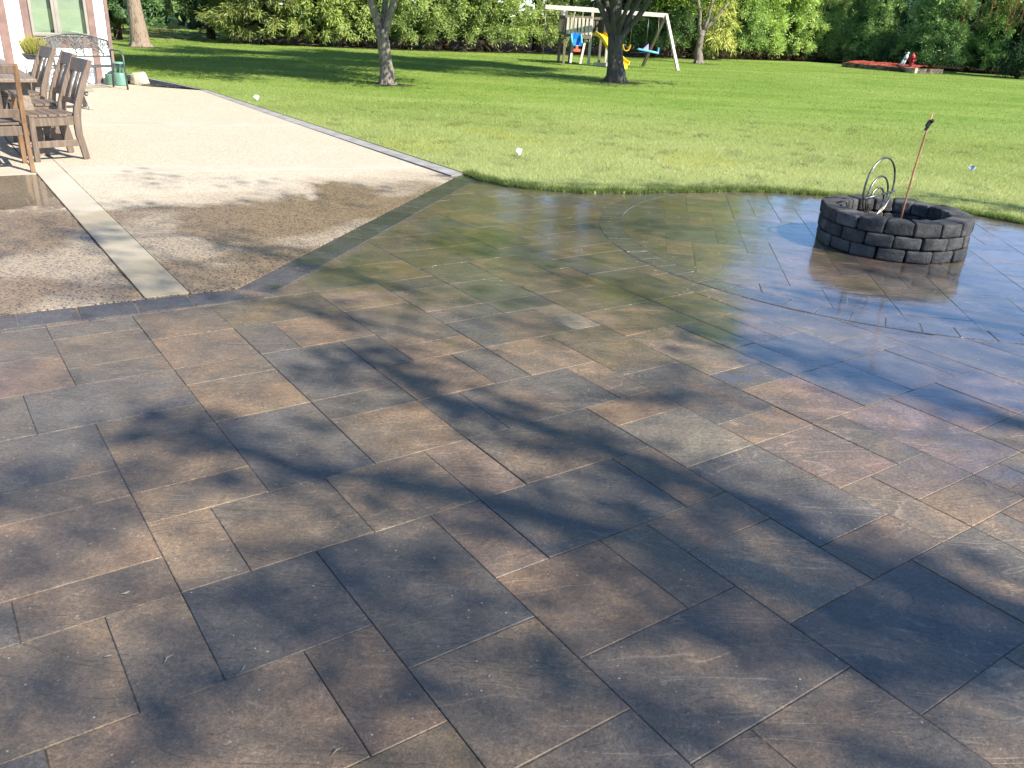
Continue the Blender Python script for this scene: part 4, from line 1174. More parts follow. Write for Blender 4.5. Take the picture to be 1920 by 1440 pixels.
# boat shaped glider swing
b0 = on_beam(4.40)
gs = thing('glider_swing', 'turquoise and lavender boat shaped glider swing inside the A frame', 'swing', (b0.x, b0.y, b0.z + Z_LAWN), .1)
zs = .60 - b0.z
m = MB(); m.tube([(-.12, 0, 0), (-.10, 0, zs + .1)], .007, 5); m.tube([(.26, 0, 0), (.33, 0, zs + .1)], .007, 5); m.build('chain', M_chain, gs)
m = MB(); m.strip([(-.42, 0, zs + .06), (-.2, 0, zs + .03), (.1, 0, zs - .01), (.36, 0, zs - .05)], [.22, .26, .26, .22], .07, (0, 1, 0)); m.bar((.36, 0, zs - .08), (.36, 0, zs + .14), .16, .05, (0, 1, 0)); m.build('hull', M_lblue, gs, bevel=.015)
m = MB(); m.add([(-.24, -.09, zs + .06), (-.02, -.09, zs + .04), (-.03, -.05, zs + .26), (-.24, .09, zs + .06), (-.02, .09, zs + .04), (-.03, .05, zs + .26)], [(0, 1, 2), (5, 4, 3), (0, 2, 5, 3), (1, 4, 5, 2), (0, 3, 4, 1)]); m.build('backrest', M_purple, gs)
m = MB(); m.box((-.02, 0, zs - .05), (.7, .20, .03)); m.build('keel', M_navy, gs)
# climbing rope from the beam end
b0 = BA + bdir * .05
cr = MB(); cr.tube([(b0.x, b0.y, 1.86), (b0.x - .01, b0.y, 1.2), (b0.x - .02, b0.y, .03)], .010, 6)
tag(cr.build('climbing_rope', M_chain), 'thin grey rope hanging to the grass from the left end of the swing beam', 'rope')

# ================================================================== RAISED BED WITH HYDRANT
A_, B_ = Vector((15.75, 45.6, 0)), Vector((18.0, 42.3, 0))
dv = (B_ - A_); Lb = dv.length; dn = dv.normalized(); nr = Vector((-dn.y, dn.x, 0)); nr = nr if nr.y > 0 else -nr
bed = thing('raised_bed', 'raised flower bed of dark stone filled with red mulch before the conifers', 'raised bed', (0, 0, Z_LAWN))
def bq(a, b, z): p = A_ + dn * a + nr * b; return Vector((p.x, p.y, z))
BW = 2.2
m = MB()
for r_ in range(2):
    x_ = 0.0 - .12 * r_
    while x_ < Lb - .05:
        w_ = rnd.uniform(.22, .38); x2 = min(x_ + w_, Lb)
        m.bar(bq(max(0, x_) + .006, rnd.uniform(-.012, .012), .055 + .105 * r_), bq(x2 - .006, rnd.uniform(-.012, .012), .055 + .105 * r_), .16, .10, nr); x_ = x2
    for (a, b0_, b1_) in ((0, .1, BW), (Lb, .1, BW)):
        y_ = b0_
        while y_ < b1_:
            y2 = min(y_ + rnd.uniform(.22, .38), b1_); m.bar(bq(a, y_ + .006, .055 + .105 * r_), bq(a, y2 - .006, .055 + .105 * r_), .16, .10, dn); y_ = y2
m.build('stone_wall', M_bedstone, bed, bevel=.012)
m = MB(); m.bar(bq(Lb - .42, -.03, .12), bq(Lb + .1, -.03, .12), .2, .235, nr); m.build('corner_stone', M_bedcap, bed, bevel=.015)
m = MB(); nx_, ny_ = 26, 14
for i in range(nx_ + 1):
    for j in range(ny_ + 1):
        m.v.append(tuple(bq(.06 + (Lb - .12) * i / nx_, .06 + (BW - .1) * j / ny_, .22 + .10 * math.sin(math.pi * j / ny_) + rnd.uniform(-.03, .03))))
for i in range(nx_):
    for j in range(ny_):
        a = i * (ny_ + 1) + j; m.f.append((a, a + ny_ + 1, a + ny_ + 2, a + 1)); m.sm.append(False)
m.build('mulch', M_redmulch, bed)
hp = bq(Lb * .865, .45, .24)
hy = thing('garden_hydrant', 'red hydrant ornament standing in the red mulch of the raised bed', 'hydrant', (hp.x, hp.y, Z_LAWN + hp.z))
m = MB(); m.lathe([(.15, 0), (.15, .04), (.10, .05), (.10, .40), (.135, .41), (.135, .44)], 18); m.build('barrel', M_hydrant, hy)
m = MB(); m.lathe([(.125, .44), (.115, .50), (.07, .56), (.035, .575), (.035, .62), (.01, .63)], 18); m.build('bonnet', M_hydrant, hy)
for sx in (-1, 1):
    m = MB(); m.tube([(sx * .09, 0, .31), (sx * .17, 0, .31)], .05, 12); m.build('nozzle', M_hydrant, hy)
m = MB(); m.tube([(0, -.09, .27), (0, -.16, .27)], .06, 12); m.build('front_nozzle', M_hydrant, hy)
gp = bq(Lb * .735, .5, .24)
gn = thing('garden_statue', 'pale grey garden figure leaning beside the red hydrant', 'statue', (gp.x, gp.y, Z_LAWN + gp.z))
m = MB(); m.tube([(.09, 0, .30), (.12, 0, .42), (.15, 0, .50), (.165, 0, .545)], [.085, .095, .075, .04], 12)
for s_ in (-1, 1): m.tube([(-.04 + s_ * .06, 0, 0), (.02 + s_ * .05, -.02, .16), (.09 + s_ * .03, 0, .32)], [.045, .05, .06], 10)
m.tube([(.15, 0, .53), (.175, 0, .58), (.18, 0, .63), (.18, 0, .655)], [.03, .06, .055, .02], 12)
m.build('body', M_statue, gn)

# ================================================================== TREES
def quadr(p, a, b, n): return [p.lerp(a, i / n).lerp(a.lerp(b, i / n), i / n) for i in range(n + 1)]
def leaves_at(centers, n_per, spread, L_, W_, mat, name, parent, tone, droop=0.25):
    cs = np.repeat(np.array(centers), n_per, axis=0)
    c = cs + rng.normal(0, spread, cs.shape)
    d = unit(rng.normal(size=c.shape) + np.array([0, 0, -droop]))
    N = len(c)
    L2 = L_ * rng.uniform(.6, 1.25, N)
    t0, t1 = np.array(tone[0]), np.array(tone[1])
    clump = np.repeat(rng.random(len(centers)), n_per)[:, None]
    tn = t0 + (t1 - t0) * np.clip(clump * .7 + rng.random((N, 1)) * .4, 0, 1)
    return np_mesh(name, leaf_quads(c, d, L2, L2 * W_), 4, mat, parent, tn)

def broadleaf(label, trunk_path, trunk_r, limbs, crown_c, crown_r, mat_bark, mat_leaf, leaf, nclump, nper, tone, zmin, group=None, seed=1, name='shade_tree', extra=None, lw=.55):
    r = random.Random(seed)
    base = Vector(trunk_path[0])
    t = thing(name, label, 'tree', (0, 0, 0), 0, group)
    m = MB(); tp = [Vector(p) for p in trunk_path]
    flare = [(tp[0] + Vector((0, 0, -.05)), trunk_r[0] * 1.22), (tp[0] + Vector((0, 0, .06)), trunk_r[0] * 1.08)]
    m.tube([p for p, _ in flare] + [tp[0] + Vector((0, 0, .25))] + tp[1:], [q for _, q in flare] + [trunk_r[0]] + list(trunk_r[1:]), 16)
    for k in range(6):
        a = k * 1.05 + r.uniform(-.2, .2); rr = trunk_r[0]
        m.tube([tp[0] + Vector((math.cos(a) * rr * .6, math.sin(a) * rr * .6, .22)), tp[0] + Vector((math.cos(a) * rr * .95, math.sin(a) * rr * .95, .06)), tp[0] + Vector((math.cos(a) * rr * 1.4, math.sin(a) * rr * 1.4, -.03))], [rr * .30, rr * .30, rr * .16], 8)
    m.build('trunk', mat_bark, t)
    cc = Vector(crown_c); cr_ = Vector(crown_r)
    lm = MB(); tips = []
    def grow(p, dr, L_, rad, d):
        n = 5; pts = [p]; q = p.copy(); dd = dr.copy()
        for i in range(n):
            dd = (dd + Vector((r.uniform(-.18, .18), r.uniform(-.18, .18), r.uniform(-.05, .16)))).normalized()
            q = q + dd * (L_ / n); pts.append(q.copy())
        lm.tube(pts, [rad * (1 - .55 * i / n) for i in range(n + 1)], 8 if d > 1 else 5)
        if d <= 1: tips.extend(pts[2:])
        else: tips.append(pts[-1])
        if d > 0:
            for k in range(3 if d > 1 else 3):
                i = r.choice((2, 3, 4, 5)); b = pts[i]
                ax = Vector((r.uniform(-1, 1), r.uniform(-1, 1), r.uniform(-.35, .75)))
                nd = (dd * .75 + ax * .8).normalized()
                grow(b, nd, L_ * r.uniform(.5, .72), rad * .45, d - 1)
    for lp, lr in limbs:
        pts = [Vector(p) for p in lp]
        lm.tube(pts, lr, 10)
        dd = (pts[-1] - pts[-2]).normalized()
        for k in range(2):
            ax = Vector((r.uniform(-1, 1), r.uniform(-1, 1), r.uniform(0, .8)))
            grow(pts[-1], (dd + ax * .55).normalized(), cr_.x * r.uniform(.55, .8), lr[-1] * .8, 2)
    lm.build('branches', mat_bark, t)
    cl = [p for p in tips if p.z > zmin]
    while len(cl) < nclump:
        v = Vector((r.gauss(0, 1), r.gauss(0, 1), r.gauss(0, 1))).normalized() * (r.random() ** .4)
        p = cc + Vector((v.x * cr_.x, v.y * cr_.y, v.z * cr_.z))
        if p.z > zmin: cl.append(p)
    r.shuffle(cl); cl = cl[:nclump]
    if extra: cl = cl + extra
    leaves_at([tuple(p) for p in cl], nper, .32, leaf, lw, mat_leaf, 'crown', t, tone)
    return t
# trunk left of the bench
broadleaf('thick tan trunk of a tree rising just right of the house corner', [(-13.05, 30.2, 0), (-13.08, 30.2, .8), (-13.13, 30.2, 1.5), (-13.2, 30.2, 3.0)], [.30, .25, .215, .18],
          [([(-13.2, 30.2, 2.9), (-13.9, 30.5, 4.2), (-14.6, 30.8, 5.6)], [.14, .10, .07]), ([(-13.2, 30.2, 2.9), (-12.8, 30.1, 4.3), (-12.1, 29.9, 5.8)], [.14, .11, .07]), ([(-13.2, 30.2, 3.0), (-13.4, 29.7, 4.6), (-13.3, 29.2, 6.2)], [.13, .10, .06])],
          (-13.2, 30.2, 6.6), (3.4, 3.4, 2.6), M_bark_c, M_leaf_shade, .15, 260, 40, ((.8, .85, .8), (1.3, 1.25, 1.0)), 3.2, seed=5)
# forked tree in the middle of the lawn
broadleaf('forked grey brown tree standing alone on the lawn left of the playset', [(-3.19, 20.2, 0), (-3.22, 20.2, .5), (-3.28, 20.2, 1.0), (-3.29, 20.2, 1.18)], [.165, .145, .135, .15],
          [([(-3.33, 20.2, 1.05), (-3.42, 20.2, 1.4), (-3.56, 20.2, 1.78), (-4.0, 20.0, 2.7), (-4.5, 19.9, 3.6)], [.10, .085, .075, .06, .045]), ([(-3.25, 20.2, 1.05), (-3.14, 20.2, 1.38), (-3.01, 20.2, 1.78), (-2.75, 20.4, 2.7), (-2.2, 20.6, 3.8)], [.10, .085, .08, .065, .045]),
           ([(-3.29, 20.25, 1.1), (-3.27, 20.4, 1.5), (-3.25, 20.6, 2.0), (-3.3, 21.0, 3.4)], [.08, .07, .065, .05])],
          (-3.2, 20.3, 4.4), (3.5, 3.4, 2.5), M_bark_a, M_leaf_spring, .12, 520, 190, ((.9, 1.0, .7), (1.6, 1.5, 1.0)), 2.1, seed=8, extra=[Vector((-1.1 + rnd.gauss(0, .5), 18.8 + rnd.gauss(0, .5), 3.4 + rnd.gauss(0, .4))) for _ in range(8)])
# big dark trunk before the playset
broadleaf('big dark branching tree in front of the playset', [(2.44, 25.1, 0), (2.40, 25.1, .5), (2.34, 25.1, 1.0), (2.33, 25.1, 1.25)], [.27, .225, .20, .21],
          [([(2.26, 25.1, 1.15), (2.05, 25.1, 1.6), (1.76, 25.1, 2.08), (1.0, 25.0, 3.2), (.2, 24.9, 4.4)], [.11, .085, .075, .06, .05]), ([(2.33, 25.1, 1.1), (2.29, 25.1, 1.7), (2.27, 25.1, 2.15), (2.2, 25.2, 3.6), (2.1, 25.3, 5.2)], [.18, .165, .155, .11, .07]),
           ([(2.42, 25.1, .98), (2.52, 25.1, 1.25), (2.88, 25.1, 1.68), (3.15, 25.05, 2.16), (3.9, 25.0, 3.2), (4.7, 24.9, 4.4)], [.11, .095, .08, .07, .06, .045]), ([(2.38, 25.15, 1.25), (2.62, 25.4, 1.6), (2.95, 25.7, 2.15), (3.4, 26.2, 3.3)], [.085, .07, .065, .05]),
           ([(2.3, 25.1, 1.3), (2.15, 25.4, 1.7), (2.02, 25.6, 2.15), (1.5, 26.2, 3.6)], [.08, .07, .06, .05]), ([(2.36, 25.0, 1.3), (2.5, 24.8, 1.8), (2.62, 24.6, 2.3), (2.9, 24.0, 3.8)], [.07, .06, .055, .04])],
          (2.3, 25.2, 6.4), (4.7, 4.4, 3.6), M_bark_b, M_leaf_spring, .13, 700, 170, ((.9, .95, .7), (1.7, 1.6, 1.0)), 2.7, seed=12, extra=[Vector((4.9 + rnd.gauss(0, .7), 23.4 + rnd.gauss(0, .7), 3.7 + rnd.gauss(0, .5))) for _ in range(34)])
# small tree right of the swing frame
broadleaf('slender tree with fresh yellow green leaves right of the swing frame', [(7.57, 40.5, 0), (7.50, 40.5, .6), (7.53, 40.5, 1.1), (7.6, 40.5, 1.4)], [.19, .15, .14, .13],
          [([(7.50, 40.5, 1.1), (7.40, 40.5, 1.6), (7.38, 40.5, 2.0), (7.0, 40.4, 3.3)], [.09, .08, .07, .05]), ([(7.58, 40.5, 1.2), (7.85, 40.5, 1.65), (8.23, 40.5, 2.11), (9.0, 40.6, 3.2)], [.09, .075, .065, .045]), ([(7.58, 40.5, 1.3), (7.72, 40.5, 1.8), (7.85, 40.6, 2.5), (8.0, 41, 4.2)], [.09, .08, .07, .05])],
          (7.3, 40.4, 7.2), (3.3, 3.4, 6.4), M_bark_a, M_leaf_spring, .11, 620, 60, ((.95, .95, .7), (1.8, 1.7, 1.0)), 2.35, seed=21)

# ---- conifers
def conifer(name, label, x, y, h, r, dark, lite, z0=.35, droop=.2, ncl=230, nleaf=80, L_=.16, W_=.030, clump=.30, cat='tree', group=None, seed=1, bare=0.0, prof=1.25):
    rs = np.random.default_rng(seed)
    t = thing(name, label, cat, (x, y, Z_LAWN - .02), 0, group)
    m = MB(); m.tube([(0, 0, 0), (0.02, 0, h * .4), (0, .02, h * .93)], [.05 + h * .012, .04 + h * .007, .012], 8)
    rr_ = random.Random(seed)
    for k in range(26):
        a = rr_.uniform(0, 6.28); z = rr_.uniform(.15, 2.2); L2 = r * rr_.uniform(.6, .95)
        m.tube([(0, 0, z), (math.cos(a) * L2 * .5, math.sin(a) * L2 * .5, z + .12 - droop * .2), (math.cos(a) * L2, math.sin(a) * L2, z + .05 - droop * .5)], [.018, .012, .005], 5, False)
    m.build('trunk', M_twig, t)
    n1 = int(ncl * .62); n2 = ncl - n1
    zlow = z0 + (3.3 - z0) * rs.random(n1) ** .9; zhi = 3.0 + (h - 3.0) * rs.random(n2) ** 1.25
    z = np.concatenate([zlow, zhi])
    a = np.where(rs.random(ncl) < .72, rs.normal(-np.pi / 2, .85, ncl), rs.uniform(0, 2 * np.pi, ncl))
    tz = np.clip((z - z0) / (h - z0), 0, 1)
    lump = 1 + .16 * np.sin(a * 3 + seed) * np.sin(z * 2.1 + seed * 1.7) + .10 * np.sin(z * 5.3 + a * 2)
    rad = r * (1 - tz ** prof) * lump * rs.uniform(.74, 1.06, ncl) * np.clip(.80 + (z - z0) * .5, .8, 1.0)
    c = np.stack([rad * np.cos(a), rad * np.sin(a), z], 1)
    out = np.stack([np.cos(a), np.sin(a), np.zeros(ncl)], 1)
    cs = np.repeat(c, nleaf, 0); os_ = np.repeat(out, nleaf, 0)
    N = len(cs)
    dr = unit(os_ * rs.uniform(.3, 1.1, (N, 1)) + rs.normal(0, .55, (N, 3)) + np.array([0, 0, .35 - droop * 1.6]))
    p0 = cs + dr * rs.uniform(-.2, .75, (N, 1)) * clump + rs.normal(0, clump * .22, (N, 3))
    L2 = L_ * rs.uniform(.55, 1.3, N)
    kz = np.where(z < 3.4, 1.0, 1.7); kz = np.repeat(kz, nleaf)
    kt = KT * (1.3 * KR if h < 10 else 1.0)
    dark = np.array(dark) * kt * np.array([1.0, .97, .9]); lite = np.array(lite) * kt * np.array([.97, .93, .88])
    tone = np.array(dark) + (np.array(lite) - np.array(dark)) * np.clip(np.repeat(rs.random(ncl), nleaf)[:, None] * .6 + rs.random((N, 1)) * .45, 0, 1)
    q = leaf_quads(p0, dr, L2 * kz, W_ * kz * rs.uniform(.7, 1.3, N), unit(os_ * .9 + np.array([0, 0, .7]) + rs.normal(0, .45, (N, 3))))
    keep = (q[:, :, 2].min(1) > .03)
    # dead brown twigs low down
    n4 = 330
    a4 = rs.uniform(0, 2 * np.pi, n4); r4 = r * rs.uniform(.35, 1.12, n4)
    c4 = np.stack([r4 * np.cos(a4), r4 * np.sin(a4), rs.uniform(.02, .75, n4) * np.clip(1.5 - r4 / r, .3, 1)], 1)
    d4 = unit(rs.normal(size=(n4, 3)) * np.array([1, 1, .7]) + np.array([0, 0, .35]))
    tw_ = np_mesh('dead_twigs', leaf_quads(c4, d4, rs.uniform(.25, .6, n4), .022), 4, M_con, t,  np.array([[.10, .062, .036]]) * rs.uniform(.35, 1.8, (n4, 1)))
    tw_['kind'] = 'stuff'
    # big leaf cards fill the core, crown shade put into their darker tone
    n3 = 420
    a3 = rs.uniform(0, 2 * np.pi, n3); z3 = z0 + .1 + (h - z0) * rs.random(n3) ** 1.3 * .95
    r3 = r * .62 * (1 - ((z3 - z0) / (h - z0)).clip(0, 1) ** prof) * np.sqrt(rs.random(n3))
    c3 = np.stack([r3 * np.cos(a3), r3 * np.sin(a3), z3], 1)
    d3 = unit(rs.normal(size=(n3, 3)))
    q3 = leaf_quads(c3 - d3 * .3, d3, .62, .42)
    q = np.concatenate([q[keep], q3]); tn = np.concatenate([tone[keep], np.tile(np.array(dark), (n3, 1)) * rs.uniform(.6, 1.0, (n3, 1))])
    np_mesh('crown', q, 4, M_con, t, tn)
    return t
KT = 3.3
DG, LG = (.020, .040, .010), (.095, .135, .030)          # arborvitae
BG = (.135, .175, .050)
SP0, SP1 = (.014, .034, .014), (.060, .100, .034)
KR = 1.22         # spruce
YG0, YG1 = (.036, .048, .010), (.112, .118, .030)
H_ = 'conifer hedge along the far edge of the lawn'
conifer('yew_tree', 'very dark evergreen in deep shade left of the thick tan trunk', -15.6, 34.2, 9.5, 2.1, (.008, .018, .007), (.030, .055, .018), .5, .1, 200, seed=31, group=H_)
conifer('cedar_tree', 'dark bushy evergreen just right of the thick tan trunk with a gap below it', -13.6, 38.6, 12, 1.9, (.010, .022, .008), (.045, .075, .020), .9, .35, 230, seed=32, group=H_)
conifer('cedar_tree', 'brownish feathery evergreen with bare lower stems left of the long lawn shadow', -10.9, 37.2, 12, 2.1, (.022, .032, .010), (.095, .115, .030), .45, .5, 270, L_=.22, W_=.035, seed=33, group=H_)
conifer('cedar_tree', 'drooping olive evergreen second right of the bare stemmed one', -9.0, 38.3, 12.5, 1.9, (.022, .040, .010), (.115, .145, .035), .5, .55, 270, L_=.22, W_=.038, seed=34, group=H_)
conifer('arborvitae_tree', 'bright drooping arborvitae left of the forked tree trunk', -7.4, 39.0, 13, 1.8, DG, BG, .5, .5, 280, seed=35, group=H_)
conifer('arborvitae_tree', 'light green arborvitae directly behind the forked tree trunk', -5.4, 39.4, 13, 1.7, DG, BG, .5, .4, 270, seed=36, group=H_)
conifer('spruce_tree', 'layered light green spruce right of the forked tree trunk', -3.7, 40.3, 13, 1.8, DG, (.115, .15, .045), .55, .25, 290, L_=.15, seed=37, group=H_)
conifer('arborvitae_tree', 'full rounded arborvitae midway between forked tree and playset', -1.9, 41.6, 13.5, 1.8, DG, BG, .5, .2, 280, seed=38, group=H_)
conifer('arborvitae_tree', 'pale green arborvitae just left of the playset fort', .3, 43.0, 14, 1.9, (.030, .050, .013), (.155, .19, .058), .45, .1, 290, seed=39, group=H_)
conifer('cedar_tree', 'shadowed evergreen right behind the playset fort', 2.4, 44.3, 14, 1.8, (.013, .026, .008), (.055, .085, .022), .6, .25, 240, seed=40, group=H_)
conifer('cedar_tree', 'evergreen behind the big dark branching tree', 4.3, 44.9, 14, 1.8, (.012, .026, .009), (.050, .082, .024), .6, .25, 240, seed=41, group=H_)
conifer('spruce_tree', 'dark spruce seen between the A frame legs', 6.2, 45.4, 14, 1.9, (.011, .026, .009), (.048, .080, .024), .6, .3, 240, seed=42, group=H_)
conifer('spruce_tree', 'dark spruce right behind the slender leafy tree trunk', 8.2, 47.0, 13, 1.8, (.012, .027, .009), (.055, .085, .024), .6, .3, 240, seed=43, group=H_)
conifer('weeping_cypress', 'low weeping yellow green cypress right of the slender trunk', 9.2, 46.0, 4.4, 1.15, YG0, YG1, .4, .75, 190, nleaf=50, L_=.26, W_=.035, seed=44, group=H_)
conifer('arborvitae_tree', 'dark rounded arborvitae right of the weeping cypress', 10.9, 49.2, 8.2, 1.5, (.018, .036, .010), (.075, .11, .028), .4, .15, 260, seed=45, group=H_)
conifer('arborvitae_tree', 'bright columnar arborvitae, first of two pale ones right of the slender tree', 12.6, 50.6, 8.2, 1.35, DG, BG, .4, .1, 270, seed=46, group=H_, prof=1.8)
conifer('arborvitae_tree', 'bright columnar arborvitae, second of two pale ones right of the slender tree', 14.6, 51.6, 8.2, 1.5, DG, (.125, .165, .048), .4, .1, 280, seed=47, group=H_, prof=1.8)
conifer('spruce_tree', 'tall feathery spruce with brown dead twigs at its foot left of the raised bed', 16.9, 53.0, 8.2, 1.9, (.018, .035, .012), (.085, .115, .036), .35, .15, 300, L_=.20, seed=48, group=H_)
conifer('spruce_tree', 'soft green spruce directly behind the raised bed', 19.2, 52.4, 8.0, 1.9, (.016, .036, .013), (.075, .112, .038), .3, .2, 300, L_=.20, seed=49, group=H_)
conifer('fir_tree', 'dark blue green fir in shade right behind the hydrant', 21.2, 52.0, 8.0, 1.7, (.008, .022, .014), (.028, .058, .036), .3, .2, 240, seed=50, group=H_)
conifer('pine_tree', 'broad mid green pine right of the hydrant', 21.2, 48.2, 7.8, 1.75, (.016, .038, .014), (.078, .118, .042), .3, .1, 300, L_=.19, seed=51, group=H_)
conifer('fir_tree', 'dark fir between the broad pine and the shaded column', 24.2, 50.3, 7.8, 1.9, (.009, .024, .013), (.038, .068, .032), .3, .2, 250, seed=52, group=H_)
conifer('pine_tree', 'bright young pine low at the right end of the hedge', 24.0, 47.6, 6.5, 1.25, (.022, .050, .016), (.085, .13, .04), .3, .1, 240, seed=53, group=H_)
conifer('arborvitae_tree', 'narrow arborvitae with shade put into its near black leaves at the right edge of the lawn', 23.1, 42.9, 4.6, .95, (.005, .012, .006), (.018, .034, .014), .2, .05, 200, seed=54, group=H_, prof=2.0)  # shade of this tree is put into its leaf tones
conifer('spruce_tree', 'shaded spruce behind the narrow shade toned arborvitae', 27.0, 48.5, 7.8, 1.9, (.012, .030, .012), (.055, .09, .03), .3, .2, 240, seed=55, group=H_)
# far wood behind the hedge, reads as one dark mass
fw = []; ft = []
for k in range(130):
    x = rnd.uniform(-45, 60) if k < 70 else rnd.uniform(8, 44); yb = 56 + abs(x - 5) * .05 + rnd.uniform(0, 8) - (10 if x < -8 else 0); hh = rnd.uniform(7, 8.8) if x > 9 else rnd.uniform(15, 19)
    n = 260
    zz = rng.random(n) ** 1.2 * hh; rr = 2.4 * (1 - (zz / hh) ** 1.3) * np.sqrt(rng.random(n)); aa = rng.uniform(0, 6.28, n)
    c = np.stack([x + rr * np.cos(aa), yb + rr * np.sin(aa), zz + .1], 1); d = unit(rng.normal(size=(n, 3)))
    fw.append(leaf_quads(c - d * .5, d, 1.0, .55)); ft.append(np.array([[.012, .028, .010]]) * rng.uniform(.6, 2.2, (n, 1)))
stuff(np_mesh('far_wood', np.concatenate(fw), 4, M_con, tones=np.concatenate(ft)))
# mulch ground under the hedge
hm = [(-12.3, 36.4), (-9.9, 36.8), (-6.5, 37.3), (-3.3, 39.0), (.2, 41.6), (5.4, 43.8), (9.0, 45.3), (10.2, 47.8), (15.3, 50.4), (18.4, 51.0), (20.6, 47.6), (24.0, 46.6), (25.0, 43), (30, 42), (34, 60), (-12.3, 60)]
flat_poly('hedge_bed', hm, Z_LAWN + .006, M_mulch)
# bare soil rings at the trunks
for (x, y, r_) in ((-3.1, 20.15, .55), (2.5, 25.0, .75), (7.6, 40.4, .9), (-13.0, 30.1, .8)):
    flat_poly('tree_soil', [(x + r_ * (1 + .15 * math.sin(k * 2.3)) * math.cos(k * 2 * math.pi / 20), y + r_ * .7 * math.sin(k * 2 * math.pi / 20)) for k in range(20)], Z_LAWN + .004, M_soil if y < 28 else M_soil)

# ---- weeping willow at the right
wl = thing('willow_tree', 'weeping willow with orange brown hanging twigs at the upper right', 'tree', (25.5, 42.5, 0))
m = MB(); m.tube([(0, 0, -.05), (0, 0, .3), (-.1, 0, 2), (-.2, 0, 4.2)], [.45, .34, .28, .22], 14); m.build('trunk', M_bark_a, wl)
m = MB(); wp = []; wd = []; wt = []
rw = random.Random(77)
for k in range(34):
    a = rw.uniform(0, 6.28); L_ = rw.uniform(1.5, 5.0)
    top = Vector((math.cos(a) * L_, math.sin(a) * L_ * .9, rw.uniform(4.4, 6.6)))
    m.tube(quadr(Vector((-.2, 0, 4.0)), Vector((top.x * .5, top.y * .5, top.z + .6)), top, 6), [.08, .07, .055, .045, .035, .028, .02], 6)
    for j in range(13):
        s_ = top + Vector((rw.uniform(-.8, .8), rw.uniform(-.8, .8), rw.uniform(-.4, .3)))
        e = s_ + Vector((rw.uniform(-.6, .3), rw.uniform(-.4, .4), -rw.uniform(1.8, 4.0)))
        e.z = max(e.z, 1.75 + rw.random() * .6)
        pts = quadr(s_, s_ + Vector((rw.uniform(-.3, .3), 0, .1)), e, 5)
        m.tube(pts, [.009, .008, .007, .006, .005, .004], 4, False)
        for i in range(26):
            q = rw.random(); b = pts[min(4, int(q * 5))].lerp(pts[min(4, int(q * 5)) + 1], q * 5 - int(q * 5))
            wp.append(tuple(b)); wd.append((rw.uniform(-.6, .6), rw.uniform(-.6, .6), -1.0)); wt.append(rw.random())
M_wtwig = simple('willow_twig', (0.30, 0.17, 0.06), 0.8, 0, 0.2, 6, 0.1, 0.3, .003, True)
m.build('branches', M_wtwig, wl)
wt = np.array(wt)[:, None]
np_mesh('crown', leaf_quads(np.array(wp), unit(np.array(wd)), .13, .028), 4, M_willow, wl, np.where(wt < .45, np.array([[1.0, .78, .7]]), np.array([[.62, .85, .6]])) * (.6 + wt * .7))

# ---- large tree right of the patio (outside the frame): its limbs and leaf clumps shade the slabs
TB = Vector((9.4, 0.6, Z_LAWN))
SB = {
 'a': ([(-0.89, 4.02), (-0.56, 3.71), (-0.39, 3.49), (-0.02, 3.31), (0.32, 3.1), (0.53, 2.98), (0.75, 2.78), (0.96, 2.59), (1.16, 2.35), (1.41, 2.21), (1.6, 2.12), (2.3, 1.7)], 6.6, .085, .10, 9),
 'b': ([(-1.56, 2.88), (-1.32, 3.0), (-1.05, 2.9), (-0.78, 2.75), (-0.5, 2.73), (-0.13, 2.63), (0.1, 2.54), (0.37, 2.44), (0.63, 2.34), (0.86, 2.21), (1.08, 2.12), (1.28, 2.02), (1.5, 1.92), (2.2, 1.5)], 7.2, .095, .12, 8),
 'c': ([(1.0, 4.55), (1.23, 4.42), (1.53, 4.22), (1.75, 4.03), (2.05, 3.77), (2.34, 3.49), (3.0, 2.9)], 6.2, .075, .09, 7),
 'd': ([(1.7, 5.5), (2.07, 5.33), (2.67, 5.11), (3.08, 4.88), (3.8, 4.2)], 6.0, .07, .10, 7),
 'e': ([(-3.44, 5.79), (-3.06, 5.8), (-2.46, 6.09), (-1.88, 5.75), (-1.49, 5.54), (-.6, 5.0)], 7.6, .024, .17, 9),
 'f': ([(-0.54, 8.7), (0.11, 8.89), (0.95, 8.98), (1.84, 9.1), (2.78, 9.3)], 7.4, .024, .16, 10),
 'g': ([(4.04, 9.24), (4.57, 9.3), (4.92, 9.05), (5.22, 8.86)], 6.6, .05, .16, 10)}
shade = thing('shade_tree', 'large leafy tree right of the patio whose limbs shade the wet slabs', 'tree')
m = MB(); m.tube([TB + Vector((0, 0, -.1)), TB + Vector((0, 0, .2)), TB + Vector((-.1, 0, 2.0)), TB + Vector((-.3, -.1, 4.0)), TB + Vector((-.4, -.2, 5.6))], [.52, .36, .29, .25, .2], 16); m.build('trunk', M_bark_b, shade)
br = MB(); cl = []
rq = random.Random(5)
fork = TB + Vector((-.35, -.15, 4.6))
ENDS = {}
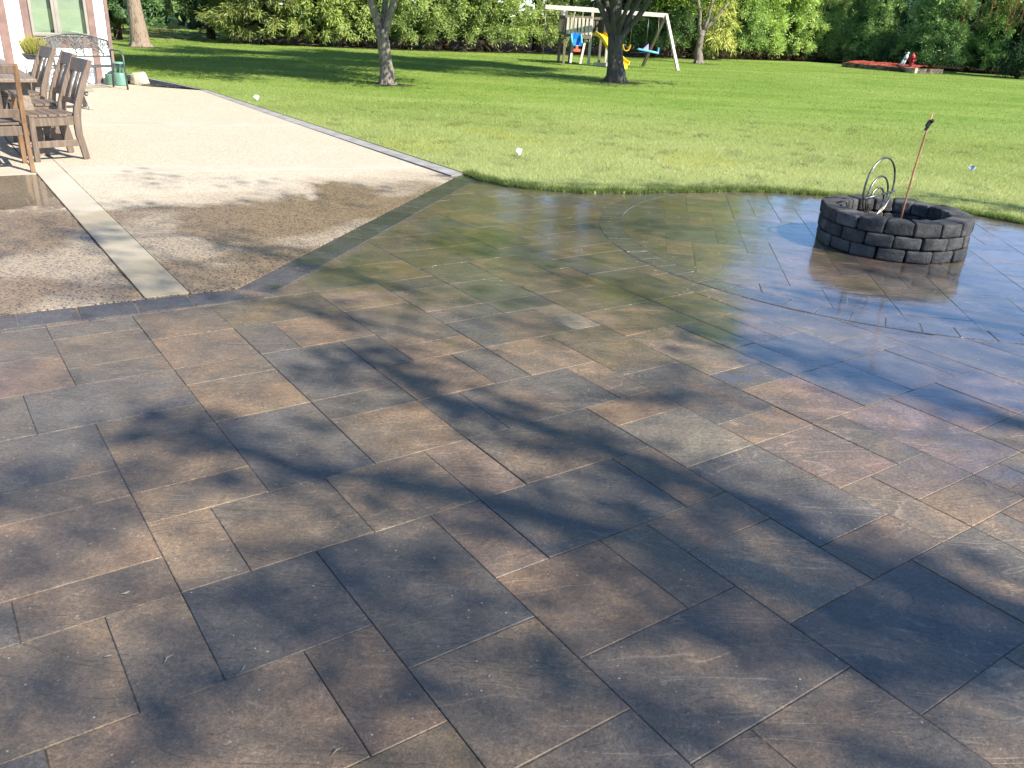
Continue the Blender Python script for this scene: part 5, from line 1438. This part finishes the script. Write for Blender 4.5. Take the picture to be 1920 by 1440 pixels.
for key, (pts, h, rad, spr, npt) in SB.items():
    P3 = []
    n = len(pts)
    for i, (x, y) in enumerate(pts):
        P3.append(sun_up(x, y, h - .5 * (n - 1 - i) / n + .12 * math.sin(i * 1.9)))
    tip_r = rad * .35
    br.tube(P3, [tip_r + (rad - tip_r) * i / (n - 1) for i in range(n)], 8)
    ENDS[key] = P3
    if key not in 'ef': br.tube(quadr(fork, fork.lerp(P3[-1], .5) + Vector((0, 0, .5)), P3[-1], 6), [rad * 1.7 - rad * .7 * i / 6 for i in range(7)], 8)
    for i in range(n - 1):
        for k in range(npt):
            p = P3[i].lerp(P3[i + 1], rq.random()) + Vector((rq.gauss(0, spr), rq.gauss(0, spr), rq.gauss(0, spr)))
            cl.append(tuple(p))
br.tube(quadr(ENDS['a'][1], ENDS['a'][1].lerp(ENDS['e'][-1], .5), ENDS['e'][-1], 4), .010, 6)
br.tube(quadr(ENDS['g'][0], ENDS['g'][0].lerp(ENDS['f'][-1], .5), ENDS['f'][-1], 4), .010, 6)
for (x, y, s_) in ((-0.64, 1.93, .20), (-0.50, 2.0, .18), (-0.18, 2.07, .17), (-0.10, 1.9, .15), (-0.29, 1.63, .12), (0.22, 1.6, .15), (0.74, 1.7, .15), (0.6, 1.94, .12), (-0.8, 1.67, .12), (-1.5, 2.14, .15), (-1.73, 2.65, .2), (-1.3, 2.6, .16), (-0.54, 3.72, .16),
                   (0.35, 2.35, .18), (0.55, 2.2, .16), (1.2, 1.72, .14), (-.2, 1.35, .16), (-1.0, 1.4, .2), (2.2, 3.9, .2), (2.6, 4.3, .2), (3.0, 5.6, .22), (3.6, 5.0, .25), (0.9, 5.0, .2), (2.45, 6.55, .2), (2.7, 6.3, .2), (2.95, 6.2, .16), (.2, 5.6, .25), (-.4, 6.4, .25), (.9, 7.2, .3), (-1.2, 4.6, .2), (-2.2, 4.9, .25), (-.2, 4.6, .2), (.7, 3.75, .15)):
    h = rq.uniform(6.4, 8.6); q = sun_up(x, y, h)
    # twig carrying the clump
    br.tube([q, q + Vector((rq.uniform(.3, .6), rq.uniform(-.3, .3), -.25)), q + Vector((rq.uniform(.9, 1.4), rq.uniform(-.5, .4), -.2))], [.008, .014, .02], 5)
    for k in range(int(11 * (s_ / .18))):
        cl.append(tuple(q + Vector((rq.gauss(0, s_), rq.gauss(0, s_), rq.gauss(0, s_ * .6)))))
# general open canopy
for k in range(170):
    x, y = rq.uniform(-3.8, 5.5), rq.uniform(.4, 8.4)
    q = sun_up(x, y, rq.uniform(5.6, 9.4)); cl.append(tuple(q))
for k in range(700):       # the side of the crown that shades nothing in view
    a = rq.uniform(0, 6.28); rr = 4.6 * math.sqrt(rq.random())
    q = Vector((14.2 + .85 * rr * math.cos(a), -5.2 + .85 * rr * math.sin(a), rq.uniform(5.0, 10.0))); cl.append(tuple(q))
br.build('branches', M_bark_b, shade)
leaves_at(cl, 9, .10, .095, .62, M_leaf_shade, 'crown', shade, ((.8, .9, .8), (1.3, 1.25, 1.0)))
